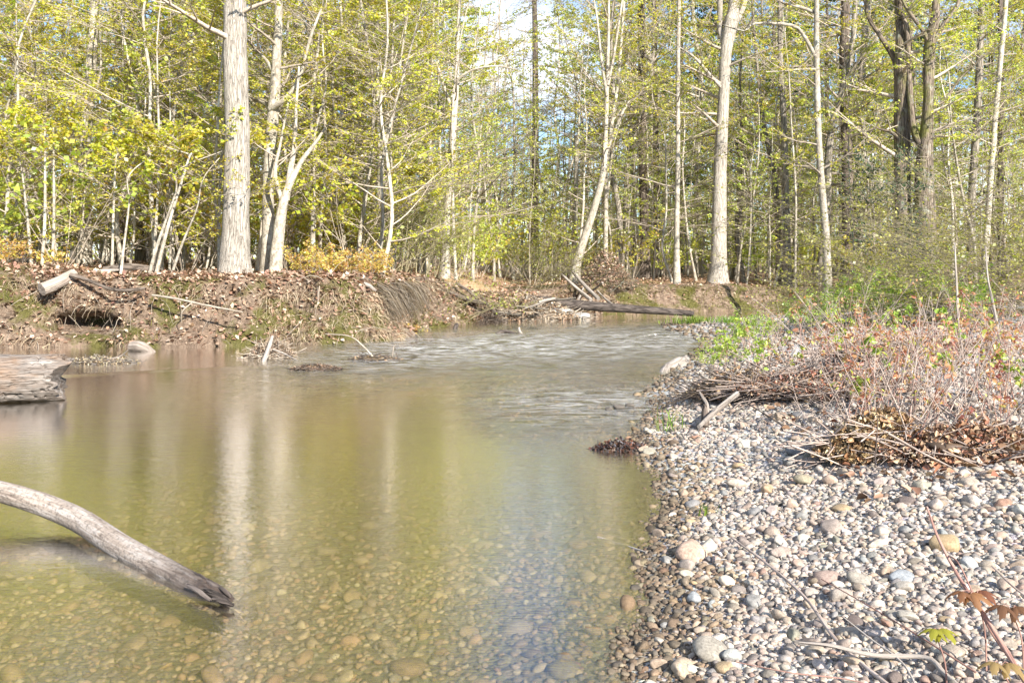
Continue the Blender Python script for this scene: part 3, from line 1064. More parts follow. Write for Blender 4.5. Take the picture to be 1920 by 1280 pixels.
px_tree('tree', 'pale tree behind the bank dividing into several upright stems halfway up', 21.5,
        [(711, 512, 16), (711, 440, 13), (713, 350, 12), (715, 285, 12), (722, 255, 8), (730, 180, 6), (738, 60, 4)],
        forks=[[(714, 290, 9), (708, 230, 7), (706, 150, 6), (704, 20, 4)], [(716, 280, 9), (735, 230, 7), (745, 170, 5), (757, 90, 4), (770, 10, 3)], [(713, 300, 7), (690, 285, 5), (660, 300, 4), (630, 330, 3)], [(714, 270, 6), (728, 250, 5), (750, 262, 4), (775, 250, 3)]],
        mat='bark_smooth', seed=4, limbs=[(3.0, 6.0, 8, 2.2, FLATL), (6, 11, 10, 2.4, (0.2, 0.8))])
px_tree('tree', 'pale gently curving trunk with a left fork, standing behind the brown thicket', 22.0,
        [(833, 515, 18), (836, 440, 14), (840, 370, 13), (846, 300, 13), (852, 220, 12), (856, 150, 9), (858, 60, 7), (862, 0, 6)],
        forks=[[(848, 205, 7), (838, 180, 6), (826, 140, 5), (818, 115, 4)], [(851, 170, 6), (862, 150, 5), (890, 135, 4), (930, 130, 3), (970, 138, 2.5)], [(841, 330, 5), (820, 355, 4), (800, 375, 3), (770, 395, 2)]],
        mat='bark_smooth', seed=5, limbs=[(3.2, 6.0, 7, 2.2, FLATL)], top=9)
px_tree('tree', 'thin whitish sapling leaning right between the forked tree and the curving one', 21.0,
        [(735, 500, 9), (742, 440, 7), (755, 395, 6), (772, 365, 5), (800, 330, 3)], mat='bark_smooth', seed=6, limbs=[(2.2, 3.3, 5, 1.2, FLATL)], top=3.3)
px_tree('tree', 'straight thin pale trunk close left of the curving tree', 23.5,
        [(801, 510, 9), (801, 440, 7), (805, 330, 7), (808, 200, 6), (812, 60, 5), (815, 0, 4)], mat='bark_smooth', seed=7, limbs=[(3.0, 9.5, 14, 2.0, FLATL)])
px_tree('tree', 'pale trunk leaning right above the upturned roots at the bend', 27.0,
        [(1074, 528, 20), (1083, 490, 15), (1102, 430, 14), (1120, 370, 13), (1131, 320, 12), (1136, 250, 8), (1139, 150, 7), (1141, 40, 5), (1142, 0, 4)],
        forks=[[(1131, 300, 8), (1145, 265, 6), (1165, 215, 5), (1180, 190, 3)], [(1138, 180, 6), (1128, 120, 5), (1120, 30, 4), (1116, 0, 3)], [(1140, 160, 6), (1152, 100, 5), (1165, 10, 4)]],
        mat='bark_smooth', seed=8, limbs=[(3.5, 8.5, 9, 2.2, FLATL)], top=10.5)
px_tree('tree', 'thick grey trunk with bright peeling foot and dark top, right of the bend', 29.0,
        [(1346, 522, 36), (1347, 480, 29), (1349, 400, 27), (1352, 300, 24), (1357, 180, 21), (1361, 100, 22), (1372, 40, 26), (1378, 0, 20)],
        forks=[[(1362, 90, 14), (1352, 50, 12), (1349, 0, 10)], [(1366, 60, 12), (1388, 30, 10), (1400, 0, 9)], [(1357, 170, 8), (1335, 150, 6), (1300, 110, 5), (1270, 95, 3)]],
        mat='bark_pale', seed=9, n=16, limbs=[(4.5, 9.5, 12, 2.6, FLATL), (9.5, 16, 10, 3.4, (0.2, 0.8))], top=17)
px_tree('tree', 'slim pale trunk with long crooked limbs reaching left, behind the green shrubs', 24.0,
        [(1552, 532, 20), (1548, 460, 15), (1543, 360, 13), (1537, 250, 12), (1532, 120, 11), (1529, 0, 9)],
        forks=[[(1528, 105, 7), (1508, 70, 7), (1480, 52, 6), (1410, 50, 5), (1388, 65, 3.5), (1350, 50, 2.5)], [(1530, 25, 7), (1505, 15, 6), (1478, 12, 5), (1462, 0, 4)], [(1536, 130, 5), (1500, 130, 4), (1470, 135, 3), (1430, 140, 2)]],
        mat='bark_smooth', seed=10, limbs=[(3.2, 7.5, 7, 1.8, FLATL), (7.5, 13, 8, 2.5, (0.2, 0.8))])
px_tree('tree', 'dark straight pine trunk right of the slim pale tree, widening to the ground', 31.0,
        [(1591, 505, 30), (1590, 450, 24), (1586, 300, 20), (1584, 120, 18), (1586, 0, 17)], mat='bark_dark', seed=11, n=14, limbs=[(3, 10, 16, 2.4, (-0.15, 0.3))], top=17)
px_tree('tree', 'grey-brown trunk partly hidden behind the dark pine', 34.0,
        [(1606, 500, 18), (1604, 350, 15), (1612, 200, 14), (1622, 60, 13), (1627, 0, 12)], mat='bark_grey', seed=12, limbs=[(4, 11, 12, 2.4, FLATL)], top=17)
px_tree('tree', 'massive brown trunk with peeling ridges, the left of the big old pair', 27.0,
        [(1690, 500, 40), (1690, 430, 30), (1692, 330, 28), (1694, 220, 30), (1690, 140, 28), (1686, 60, 15), (1684, 0, 13)],
        forks=[[(1688, 140, 14), (1680, 105, 12), (1655, 70, 9), (1632, 30, 7), (1622, 0, 6)], [(1696, 135, 12), (1704, 80, 10), (1690, 20, 9), (1682, 0, 8)], [(1686, 265, 8), (1670, 250, 6), (1645, 240, 4)]],
        mat='bark_moss', seed=13, n=16, limbs=[(4.5, 9.5, 9, 2.4, FLATL)], top=16)
px_tree('tree', 'mossy brown tree splitting into a wide fork, the right of the big old pair', 26.5,
        [(1737, 495, 46), (1735, 420, 40), (1735, 330, 34), (1735, 270, 26), (1737, 190, 18), (1742, 120, 22), (1745, 75, 20), (1752, 30, 15), (1757, 0, 13)],
        forks=[[(1732, 275, 20), (1716, 245, 13), (1713, 170, 11), (1711, 90, 11), (1705, 45, 9), (1695, 0, 8)], [(1742, 90, 12), (1765, 50, 9), (1785, 20, 7), (1795, 0, 6)], [(1742, 85, 10), (1730, 60, 8), (1708, 30, 7), (1695, 5, 6)], [(1738, 200, 7), (1770, 190, 5), (1800, 150, 4), (1850, 100, 3)]],
        mat='bark_moss', seed=14, n=16, limbs=[(4.5, 9.5, 8, 2.4, FLATL)], top=16)
px_tree('tree', 'upright half of the greyish double stem right of the thick grey trunk', 31.0,
        [(1476, 515, 18), (1474, 400, 15), (1470, 250, 12), (1466, 120, 10), (1464, 0, 9)], mat='bark_grey', seed=15, limbs=[(4, 10, 12, 2.2, FLATL)], top=16)
px_tree('tree', 'half bending left of the greyish double stem right of the thick grey trunk', 31.5,
        [(1462, 515, 15), (1458, 400, 12), (1446, 300, 11), (1432, 230, 9), (1425, 170, 7), (1415, 60, 5), (1410, 0, 4)], mat='bark_grey', seed=16, limbs=[(4, 10, 10, 2.2, FLATL)], top=14)
px_tree('tree', 'tall grey trunk behind the leaning branches, first right of the big old pair', 30.0,
        [(1822, 500, 17), (1822, 380, 14), (1832, 220, 14), (1838, 80, 12), (1842, 0, 11)], mat='bark_grey', seed=17, limbs=[(4, 10, 12, 2.4, FLATL)], top=16)
px_tree('tree', 'pale thin trunk leaning slightly right near the right edge of the wood', 29.0,
        [(1843, 500, 13), (1852, 380, 11), (1866, 240, 10), (1877, 120, 9), (1885, 0, 8)], mat='bark_smooth', seed=18, limbs=[(4, 10, 12, 2.4, FLATL)], top=16)
px_tree('tree', 'dark slender trunk near the right edge of the wood', 33.0,
        [(1877, 500, 13), (1877, 300, 11), (1876, 120, 10), (1875, 0, 9)], mat='bark_dark', seed=19, limbs=[(4, 11, 12, 2.2, FLATL)], top=16)
px_tree('tree', 'dark straight pine trunk rising against the patch of blue sky', 42.0,
        [(1003, 522, 17), (1003, 400, 14), (1004, 200, 12), (1003, 60, 10), (1002, 0, 9)], mat='bark_dark', seed=20, limbs=[(5, 14, 12, 1.6, (-0.15, 0.3))], top=16, nleaf=3)
px_tree('tree', 'darkest trunk in the middle of the wood, left of the twin dark trunk', 34.0,
        [(1209, 524, 22), (1208, 420, 18), (1206, 300, 17), (1204, 150, 15), (1202, 0, 13)], mat='bark_dark', seed=21, limbs=[(3, 11, 16, 2.4, FLATL)], top=16)
px_tree('tree', 'dark trunk twinned close right of the darkest trunk', 36.0,
        [(1231, 520, 14), (1231, 420, 12), (1230, 260, 11), (1228, 100, 10), (1227, 0, 9)], mat='bark_dark', seed=22, limbs=[(3, 11, 14, 2.4, FLATL)], top=16)
px_tree('tree', 'slim pale straight trunk between the dark twin trunks and the thick grey trunk', 28.0,
        [(1269, 525, 13), (1269, 430, 10), (1271, 300, 9), (1273, 150, 8), (1274, 0, 7)], mat='bark_smooth', seed=23, limbs=[(3, 9.5, 14, 2.2, FLATL)], top=14)
px_tree('tree', 'short pale broken-topped trunk left of the leaning pale tree', 31.0,
        [(1078, 520, 12), (1078, 430, 11), (1080, 340, 9), (1082, 255, 8)], mat='bark_smooth', seed=24, limbs=[(3, 5.4, 5, 1.4, FLATL)], top=4.0)
px_tree('tree', 'thin pale trunk right behind the leaning pale tree', 29.5,
        [(1136, 526, 10), (1136, 420, 8), (1138, 300, 7), (1158, 160, 6), (1170, 0, 5)], mat='bark_smooth', seed=25, limbs=[(3.5, 10, 12, 2.2, FLATL)], top=14)
px_tree('tree', 'broad sunlit hazy trunk behind the yellow leaves, far left', 21.0,
        [(157, 505, 26), (158, 400, 22), (160, 300, 20), (166, 180, 20), (174, 80, 18), (180, 0, 16)], mat='bark_smooth', seed=26, limbs=[(3, 8, 16, 2.4, FLATL)], top=14)
px_tree('tree', 'grey trunk leaning right behind the yellow leaves, left of the thickest trunk', 24.0,
        [(335, 500, 20), (338, 380, 18), (352, 270, 17), (372, 200, 15), (402, 130, 10), (430, 60, 7)], mat='bark_grey', seed=27, limbs=[(3, 8, 12, 2.4, FLATL)], top=9)
px_tree('tree', 'dark thin trunk among the yellow leaves midway to the thickest trunk', 22.0,
        [(226, 505, 15), (227, 380, 14), (231, 280, 10), (240, 120, 9), (248, 0, 8)], mat='bark_dark', seed=28, limbs=[(3, 8, 12, 2.4, FLATL)], top=13)
px_tree('tree', 'pale trunk seen through leaves above the lying logs, left of the thickest trunk', 26.0,
        [(300, 505, 14), (302, 350, 13), (312, 200, 12), (322, 60, 11), (325, 0, 10)], mat='bark_smooth', seed=29, limbs=[(3, 9, 12, 2.4, FLATL)], top=14)
px_tree('tree', 'slim grey trunk close behind the forked tree', 27.0,
        [(675, 512, 12), (676, 380, 10), (680, 200, 10), (688, 60, 9), (690, 0, 8)], mat='bark_grey', seed=30, limbs=[(3, 9, 14, 2.4, FLATL)], top=14)
px_tree('tree', 'thin pale trunk with fresh leaves right of the leaning broken-based tree', 20.0,
        [(587, 505, 10), (587, 420, 8), (586, 330, 7), (585, 200, 6), (600, 60, 5), (606, 0, 4)], mat='bark_smooth', seed=31, limbs=[(2.5, 7, 14, 1.8, FLATL)], top=12)

# ---- prototypes for the trees that fill the wood
def proto_understory(seed, h=7.5, rad_=0.045, nl=24, ln=2.2, cols=GREEN, wts=YELLOW_W, size=0.075, z0=0.9, mat='bark_smooth', nleaf=7, lean=0.5):
    r = np.random.default_rng(seed)
    k = 8
    pth = np.stack([np.cumsum(r.normal(0, 0.12, k)) + lean * np.linspace(0, 1, k) ** 2 * r.normal(), np.cumsum(r.normal(0, 0.12, k)), np.linspace(0, h, k)], 1)
    pth[0, :2] = 0
    P = resample(pth, 22)
    R = rad_ * (1 - 0.85 * np.linspace(0, 1, 22))
    tw, br, cr = MB(), MB(), MB()
    tube(tw, P, flare(P, R, 0.3, 0.2), 7, None, 0.05, 1.5, seed)
    A, D, L, Rr = trunk_limbs(r, P, R, z0, h * 0.97, nl, ln, (0.05, 0.5), 0.45)
    foliage(r, br, cr, A, D, L, Rr, 6, 5, nleaf, size, cols, wts)
    return tw, br, cr, mat


def proto_pole(seed, h=6.5, rad_=0.022, nl=12, ln=1.0, z0=1.6, nleaf=5, cols=COOL):
    r = np.random.default_rng(seed)
    pth = np.stack([np.cumsum(r.normal(0, 0.05, 8)), np.cumsum(r.normal(0, 0.05, 8)), np.linspace(0, h, 8)], 1)
    pth[:, :2] -= pth[0, :2]
    P = resample(pth, 14)
    R = rad_ * (1 - 0.8 * np.linspace(0, 1, 14))
    tw, br, cr = MB(), MB(), MB()
    tube(tw, P, R, 5, None, 0.03, 1.5, seed)
    A, D, L, Rr = trunk_limbs(r, P, R, z0, h * 0.97, nl, ln, (0.1, 0.7), 0.45)
    foliage(r, br, cr, A, D, L, Rr, 4, 4, nleaf + 2, 0.058, cols, None)
    return tw, br, cr, 'bark_smooth'


def proto_canopy(seed, h=22.0, rad_=0.17, z0=5.0, nl=34, ln=4.2, mat='bark_grey', cols=COOL, size=0.13, nleaf=7):
    r = np.random.default_rng(seed)
    pth = np.stack([np.cumsum(r.normal(0, 0.22, 8)), np.cumsum(r.normal(0, 0.22, 8)), np.linspace(0, h, 8)], 1)
    pth[:, :2] -= pth[0, :2]
    P = resample(pth, 24)
    R = rad_ * (1 - 0.88 * np.linspace(0, 1, 24))
    tw, br, cr = MB(), MB(), MB()
    tube(tw, P, flare(P, R, 0.3, 0.5), 9, None, 0.06, 1.0, seed)
    A, D, L, Rr = trunk_limbs(r, P, R, z0, h * 0.98, nl, ln, (0.2, 0.9), 0.4)
    foliage(r, br, cr, A, D, L, Rr, 6, 5, nleaf, size, cols, None, up=0.5, flat=0.4, twig_r=0.007, upbias=0.5)
    return tw, br, cr, mat


def proto_pine(seed, h=22.0, rad_=0.17, z0=3.0, nl=5, sz=0.22):
    r = np.random.default_rng(seed)
    P = np.stack([np.zeros(14), np.zeros(14), np.linspace(0, h, 14)], 1)
    R = rad_ * (1 - 0.9 * np.linspace(0, 1, 14))
    tw, br, cr = MB(), MB(), MB()
    tube(tw, P, R, 9, None, 0.04, 1.0, seed)
    A, D, L, Rr = trunk_limbs(r, P, R, z0, h * 0.98, 70, 3.6, (-0.15, 0.35), 0.22)
    pc = [(0.035, 0.075, 0.03), (0.05, 0.095, 0.035), (0.025, 0.06, 0.03)]
    foliage(r, br, cr, A, D, L, Rr, 6, 4, nl, sz, pc, None, up=0.2, flat=0.8, twig_r=0.006, upbias=0.3)
    return tw, br, cr, 'bark_dark'


def build_proto(name, parts, leafmat='leaf'):
    root = obj(name, None, None, (0, 0, 0))
    tree_parts(root, *parts[:3], parts[3], 'twig', leafmat)
    return root


def plant(proto, used, x, y, label, cat, group, s, rz, tilt=(0, 0), dz=-0.05):
    o = proto if not used.get(proto) else copy_tree(proto)
    used[proto] = True
    o.location = (x, y, gz(x, y) + dz)
    o.rotation_euler = (tilt[0], tilt[1], rz)
    o.scale = (s, s, s)
    tag(o, label, cat, group)
    return o


used = {}
r = np.random.default_rng(77)
US = [build_proto('understory_maple', proto_understory(200 + i, 6.5 + 0.7 * i, 0.038 + 0.004 * i, 28, 2.0, size=0.046, z0=0.35, nleaf=11)) for i in range(5)]
UC = [build_proto('understory_tree', proto_understory(220 + i, 7.5 + 0.8 * i, 0.045, 22, 2.3, COOL, None, 0.054, 0.8, nleaf=9)) for i in range(4)]
PO = [build_proto('sapling', proto_pole(240 + i, 5.0 + 0.8 * i, 0.026 + 0.004 * i)) for i in range(5)]
CA = [build_proto('forest_tree', proto_canopy(260 + i, 19 + 1.5 * i, 0.14 + 0.02 * i, mat=('bark_grey', 'bark_dark', 'bark_smooth', 'bark_grey')[i])) for i in range(4)]
PI_ = [build_proto('pine_tree', proto_pine(280 + i), 'needle') for i in range(2)]


def px_at(x, y):
    return 960 + F * x / y


def zone_words(px):
    for lim, w in ((157, 'left of the broad hazy trunk'), (300, 'right of the broad hazy trunk'), (441, 'just left of the thickest trunk'), (587, 'just right of the thickest trunk'),
                   (711, 'left of the forked pale tree'), (833, 'between the forked and curving trees'), (1003, 'right of the curving pale tree'), (1090, 'left of the leaning pale tree'),
                   (1209, 'right of the leaning pale tree'), (1346, 'left of the thick grey trunk'), (1470, 'right of the thick grey trunk'), (1570, 'around the slim crooked-limbed tree'),
                   (1715, 'left of the big old pair'), (1830, 'right of the big old pair'), (9000, 'near the right edge of the wood')):
        if px < lim:
            return w


def spread(n, pxa, pxb, da, db, mind=1.0):
    out = []
    tries = 0
    while len(out) < n and tries < 8000:
        tries += 1
        px, d = r.uniform(pxa, pxb), math.sqrt(r.uniform(da * da, db * db))
        x = (px - 960) / F * d
        if d < np.interp(x, LBs[:, 0], LBs[:, 1]) + 1.0:
            continue
        if all((x - a) ** 2 + (d - b) ** 2 > mind ** 2 for a, b in out):
            out.append((x, d))
    return out


for (x, y) in spread(30, -250, 430, 17, 25, 0.9) + spread(14, 470, 720, 18.5, 27, 0.9) + spread(8, -100, 420, 25, 34, 1.2):
    plant(US[r.integers(5)], used, x, y, 'slender yellow-leaved maple ' + zone_words(px_at(x, y)), 'tree', 'young maples ' + zone_words(px_at(x, y)), r.uniform(0.8, 1.2), r.uniform(0, 6.28), (r.normal(0, 0.05), r.normal(0, 0.05)))
for (x, y) in spread(16, 640, 900, 21, 34, 1.3) + spread(7, 880, 1120, 29, 46, 1.6) + spread(16, 1140, 1560, 29, 46, 1.6) + spread(18, 1560, 2150, 24, 40, 1.6) + spread(8, 420, 700, 27, 40, 1.5):
    plant(UC[r.integers(4)], used, x, y, 'light green young tree ' + zone_words(px_at(x, y)), 'tree', 'young green trees ' + zone_words(px_at(x, y)), r.uniform(0.8, 1.25), r.uniform(0, 6.28), (r.normal(0, 0.04), r.normal(0, 0.04)))
for (x, y) in spread(140, 880, 1560, 28, 62, 0.7) + spread(65, 1560, 2050, 25, 50, 0.8) + spread(40, 480, 880, 23, 50, 0.9) + spread(40, -120, 430, 16.8, 30, 0.7):
    plant(PO[r.integers(5)], used, x, y, 'pole-thin pale sapling ' + zone_words(px_at(x, y)), 'sapling', 'thin saplings ' + zone_words(px_at(x, y)), r.uniform(0.75, 1.3), r.uniform(0, 6.28), (r.normal(0, 0.05), r.normal(0, 0.05)))
spots = spread(34, -300, 860, 34, 75, 3.0) + spread(9, 870, 1125, 50, 90, 3.0) + spread(34, 1130, 2250, 36, 80, 3.0)
for (x, y) in spots:
    plant(CA[r.integers(4)], used, x, y, 'tall forest tree deep ' + zone_words(px_at(x, y)), 'tree', 'tall trees deep in the wood ' + zone_words(px_at(x, y)), r.uniform(0.42, 0.68) if 850 < px_at(x, y) < 1130 else r.uniform(0.8, 1.15), r.uniform(0, 6.28))
for (x, y) in spread(5, 560, 800, 45, 70, 5) + spread(5, 1160, 1500, 52, 80, 5) + spread(5, 1500, 1900, 42, 65, 5) + spread(3, -50, 400, 50, 70, 5):
    plant(PI_[r.integers(2)], used, x, y, 'dark evergreen pine ' + zone_words(px_at(x, y)), 'pine tree', 'dark pines ' + zone_words(px_at(x, y)), r.uniform(0.8, 1.1), r.uniform(0, 6.28))
CN = [build_proto('tall_tree', proto_canopy(270 + i, 15 + i, 0.10 + 0.02 * i, 4.6, 36, 3.6, 'bark_grey', GREEN, 0.075, 10)) for i in range(3)]
for (x, y) in spread(13, -350, 860, 21, 32, 1.8) + spread(11, 1150, 2100, 29, 40, 2.2):
    plant(CN[r.integers(3)], used, x, y, 'tall grey-trunked tree ' + zone_words(px_at(x, y)), 'tree', 'tall trees ' + zone_words(px_at(x, y)), r.uniform(0.85, 1.1), r.uniform(0, 6.28))
BT = [build_proto('bare_tree', proto_understory(225 + i, 8.0 + i, 0.05, 22, 2.5, COOL, None, 0.045, 1.6, nleaf=1 + i % 2)) for i in range(3)]
for (x, y) in spread(10, 560, 830, 19.5, 30, 1.4) + spread(10, 860, 1330, 27.5, 42, 1.6) + spread(9, 1380, 1960, 23, 36, 1.5) + spread(7, -50, 430, 18, 28, 1.5):
    plant(BT[r.integers(3)], used, x, y, 'almost leafless twiggy tree ' + zone_words(px_at(x, y)), 'tree', 'bare twiggy trees ' + zone_words(px_at(x, y)), r.uniform(0.8, 1.2), r.uniform(0, 6.28), (r.normal(0, 0.05), r.normal(0, 0.05)))
for px, d, s_ in ((895, 33, 1.35), (930, 38, 1.5), (965, 35, 1.45), (1035, 37, 1.5), (915, 44, 1.6), (985, 46, 1.6)):
    x = (px - 960) / F * d
    plant(BT[r.integers(3)], used, x, d, 'almost leafless twiggy tree ' + zone_words(px), 'tree', 'bare twiggy trees ' + zone_words(px), s_, r.uniform(0, 6.28))
# the small hemlock in front of the old pair
hp = proto_pine(290, 5.2, 0.05, 0.6, 5, 0.10)
hk = build_proto('young_hemlock', hp, 'needle')
x_ = (1665 - 960) / F * 25.5
plant(hk, used, x_, 25.5, 'small dark green hemlock in front of the massive brown trunk', 'hemlock', None, 0.85, 1.0)
hk.scale = (0.45, 0.45, 0.85)

# ---- the far wood, too deep to tell trees apart
fw = MB()
fl = MB()
r = np.random.default_rng(91)
n = 260
a = r.uniform(-0.75, 0.75, n)
d = r.uniform(85, 125, n)
x, y = np.tan(a) * d, d
z = np.full(n, 1.2)
cones(fw, np.stack([x, y, z], 1), np.stack([x + r.normal(0, 0.6, n), y, z + r.uniform(10, 20, n)], 1), r.uniform(0.1, 0.28, n), 0.05, 6, (0.3, 0.26, 0.21))
n = 45000
a = r.uniform(-0.75, 0.75, n)
d = r.uniform(85, 130, n)
hgt = 0.8 + 18 * r.beta(0.9, 2.3, n) * (1 - 0.40 * np.exp(-((np.tan(a) * F + 960 - 1000) / 150) ** 2))
fp = np.stack([np.tan(a) * d, d, hgt], 1)
fp = fp + 1.2 * np.stack([vnoise(fp * 0.3, s) for s in (1, 2, 3)], 1)
leaves(fl, r, fp, rand_unit(r, n), r.uniform(0.2, 0.48, n), pal(r, n, COOL, None, 0.2), 0.8, 0.3)
dw = obj('distant_woods', fl.mesh('distant_woods', M['leaf']))
tag(dw, 'pale green mass of far woods closing the view behind all the trunks', 'woods', None, 'stuff')
t_ = obj('distant_trunks', fw.mesh('distant_trunks', M['plain']), dw)
tag(t_, kind='stuff')

# ------------------------------------------------------------------ undergrowth
def proto_bush(seed, h=1.2, nstem=7, cols=COOL, wts=None, size=0.06, nleaf=7, spread_=0.6, stem_r=0.008, nsub=5, ntwig=4, n6=False):
    r = np.random.default_rng(seed)
    st, cr = MB(), MB()
    a = r.uniform(0, 6.28, nstem)
    e = r.uniform(0.7, 1.4, nstem)
    D = np.stack([np.cos(a) * np.cos(e) * spread_ * 1.6, np.sin(a) * np.cos(e) * spread_ * 1.6, np.sin(e)], 1)
    A = np.stack([np.cos(a) * 0.05, np.sin(a) * 0.05, np.zeros(nstem)], 1)
    foliage(r, st, cr, A, D, h * r.uniform(0.7, 1.15, nstem), stem_r, nsub, ntwig, nleaf, size, cols, wts, up=0.1, flat=0.3, twig_r=0.0022, n_limb=4, upbias=0.6, t0=0.3)
    return st, cr


def build_bush(name, parts, leafmat='leaf', stemmat='twig'):
    root = obj(name, None, None, (0, 0, 0))
    if parts[1].V:
        parts[1].join(parts[0], 1)
        obj('foliage', parts[1].mesh('foliage', [M[leafmat], M[stemmat]]), root)
    else:
        obj('stems', parts[0].mesh('stems', M[stemmat]), root)
    return root


r = np.random.default_rng(123)
BU = [build_bush('forest_bush', proto_bush(300 + i, 1.3 + 0.25 * i, 8, GREEN if i % 2 else COOL, None, 0.075)) for i in range(4)]
BR = [build_bush('rusty_bush', proto_bush(310 + i, 0.6 + 0.12 * i, 7, RUST, None, 0.065, 5)) for i in range(3)]
for (x, y) in spread(34, -200, 600, 16.6, 30, 0.8) + spread(26, 600, 900, 19, 36, 0.9) + spread(60, 900, 1560, 28.5, 60, 1.1) + spread(30, 1560, 2100, 28, 50, 1.0):
    plant(BU[r.integers(4)], used, x, y, 'low leafy bush ' + zone_words(px_at(x, y)), 'bush', 'low bushes ' + zone_words(px_at(x, y)), r.uniform(0.7, 1.5), r.uniform(0, 6.28))
for k, (px, d) in enumerate([(570, 17.2), (600, 16.9), (628, 17.3), (655, 17.0), (690, 17.2), (716, 17.6), (745, 17.9), (660, 17.9), (705, 18.2), (615, 18.0), (30, 16.4), (8, 16.2), (90, 16.9), (770, 18.6), (580, 18.4)]):
    x = (px - 960) / F * d
    where = 'on the left bank edge' if px > 500 else 'at the far left end of the bank'
    plant(BR[r.integers(3)], used, x, d, 'low orange-leaved bush ' + where, 'bush', 'orange-leaved bushes ' + where, r.uniform(0.5, 0.8), r.uniform(0, 6.28))


# ---- thickets of arching bare stems
def thicket(name, label, cx, cy, nst, heading, length, elev, cols, seed, width, nleaf=2, sz=0.035, drop=-0.9):
    r = np.random.default_rng(seed)
    st, cr = MB(), MB()
    a = r.normal(heading, 0.5, nst)
    e = r.uniform(*elev, nst)
    A = np.stack([r.uniform(-width, width, nst), r.uniform(-width * 0.5, width * 0.5, nst), np.zeros(nst)], 1)
    z0 = gz(cx, cy)
    A[:, 2] = np.array([gz(cx + q[0], cy + q[1]) - z0 - 0.05 for q in A])
    D = np.stack([np.cos(a) * np.cos(e), np.sin(a) * np.cos(e), np.sin(e)], 1)
    foliage(r, st, cr, A, D, length * r.uniform(0.6, 1.2, nst), 0.012, 8, 5, nleaf, sz, cols, None, up=drop, flat=0.1, twig_r=0.003, jit=0.10, n_limb=4, sub_l=0.45, twig_l=0.4)
    root = thing(name, label, 'thicket', (cx, cy, z0))
    cr.join(st, 1)
    obj('foliage', cr.mesh('foliage', [M['leaf'], M['thicket_twig']]), root)
    return root


OLIVE = [(0.36, 0.38, 0.07), (0.42, 0.42, 0.09), (0.30, 0.32, 0.06)]
thicket('leaning_thicket', 'dense olive thicket of arching thin branches leaning in from the right edge', 9.7, 15.6, 60, math.pi, 4.2, (0.3, 1.0), OLIVE, 401, 1.9, 5, 0.05)
thicket('arching_thicket', 'brownish olive thicket arching over the end of the left bank', -2.5, 20.3, 44, 1.2, 2.3, (0.6, 1.4), OLIVE, 402, 1.2, 4, 0.05, -0.5)
thicket('arching_thicket', 'grey-olive thicket behind the tangled driftwood at the bend', 0.2, 24.4, 16, 0.3, 2.0, (0.5, 1.3), OLIVE, 403, 0.9, 2, 0.045)
thicket('leaning_thicket', 'smaller olive thicket behind the green shrubs, below the old pair', 9.4, 19.8, 26, 2.6, 2.6, (0.5, 1.2), OLIVE, 404, 1.6, 5, 0.05)

# ---- leaf litter, grass and roots of the bank
LIT = [(0.36, 0.24, 0.165), (0.46, 0.32, 0.23), (0.27, 0.165, 0.11), (0.54, 0.43, 0.33), (0.40, 0.235, 0.175), (0.17, 0.11, 0.075)]
r = np.random.default_rng(140)
lm = MB()
P1, o1 = bank_pts(r, 9000, -11, 1.0, 0.40, 1.0)
P1b, _ = bank_pts(r, 5000, -11, -1.5, 0.62, 1.0)
P2, o2 = bank_pts(r, 1600, 1.0, 14, 0.3, 1.0)
x, y = r.uniform(-14, 16, 26000), r.uniform(15, 42, 26000)
z, dl, dr = land(x, y)
k = (dl > 1.6) & (np.abs(x) < y * 0.6 + 1)
P3 = np.stack([x[k], y[k], z[k] + 0.015], 1)
P4, _ = bank_pts(r, 5200, -11, 3, 0.17, 0.5)
PL = np.concatenate([P1, P1b, P2, P3, P4])
PL[:, 2] += 0.012
leaves(lm, r, PL, rand_unit(r, len(PL)) * np.array([1, 1, 0.3]), r.uniform(0.05, 0.11, len(PL)), pal(r, len(PL), LIT, None, 0.2), 0.7, 1.6, 0.35)
tag(obj('fallen_leaves', lm.mesh('fallen_leaves', M['litter'])), 'russet fallen leaves strewn over the bank and the wood floor', 'fallen leaves', None, 'stuff')


def blades(mb, r, P, D, L, w, colr, droop=0.8):
    """bent grass blades: two quads each"""
    m = len(P)
    D = D / (np.linalg.norm(D, axis=1)[:, None] + 1e-9)
    S = np.cross(D, rand_unit(r, m))
    S /= np.linalg.norm(S, axis=1)[:, None] + 1e-9
    L = np.broadcast_to(L, (m,))[:, None]
    w = np.broadcast_to(w, (m,))[:, None]
    p1 = P + D * L * 0.5
    p2 = p1 + (D * 0.6 - np.array([0, 0, 1.0]) * droop * 0.5) * L * 0.5
    V = np.stack([P - S * w, P + S * w, p1 + S * w * 0.8, p1 - S * w * 0.8, p2 + S * w * 0.15, p2 - S * w * 0.15], 1)
    b = np.arange(m)[:, None] * 6
    mb.add(V.reshape(-1, 3), np.concatenate([b + np.array([[0, 1, 2, 3]]), b + np.array([[3, 2, 4, 5]])], 0), np.repeat(colr, 6, 0))


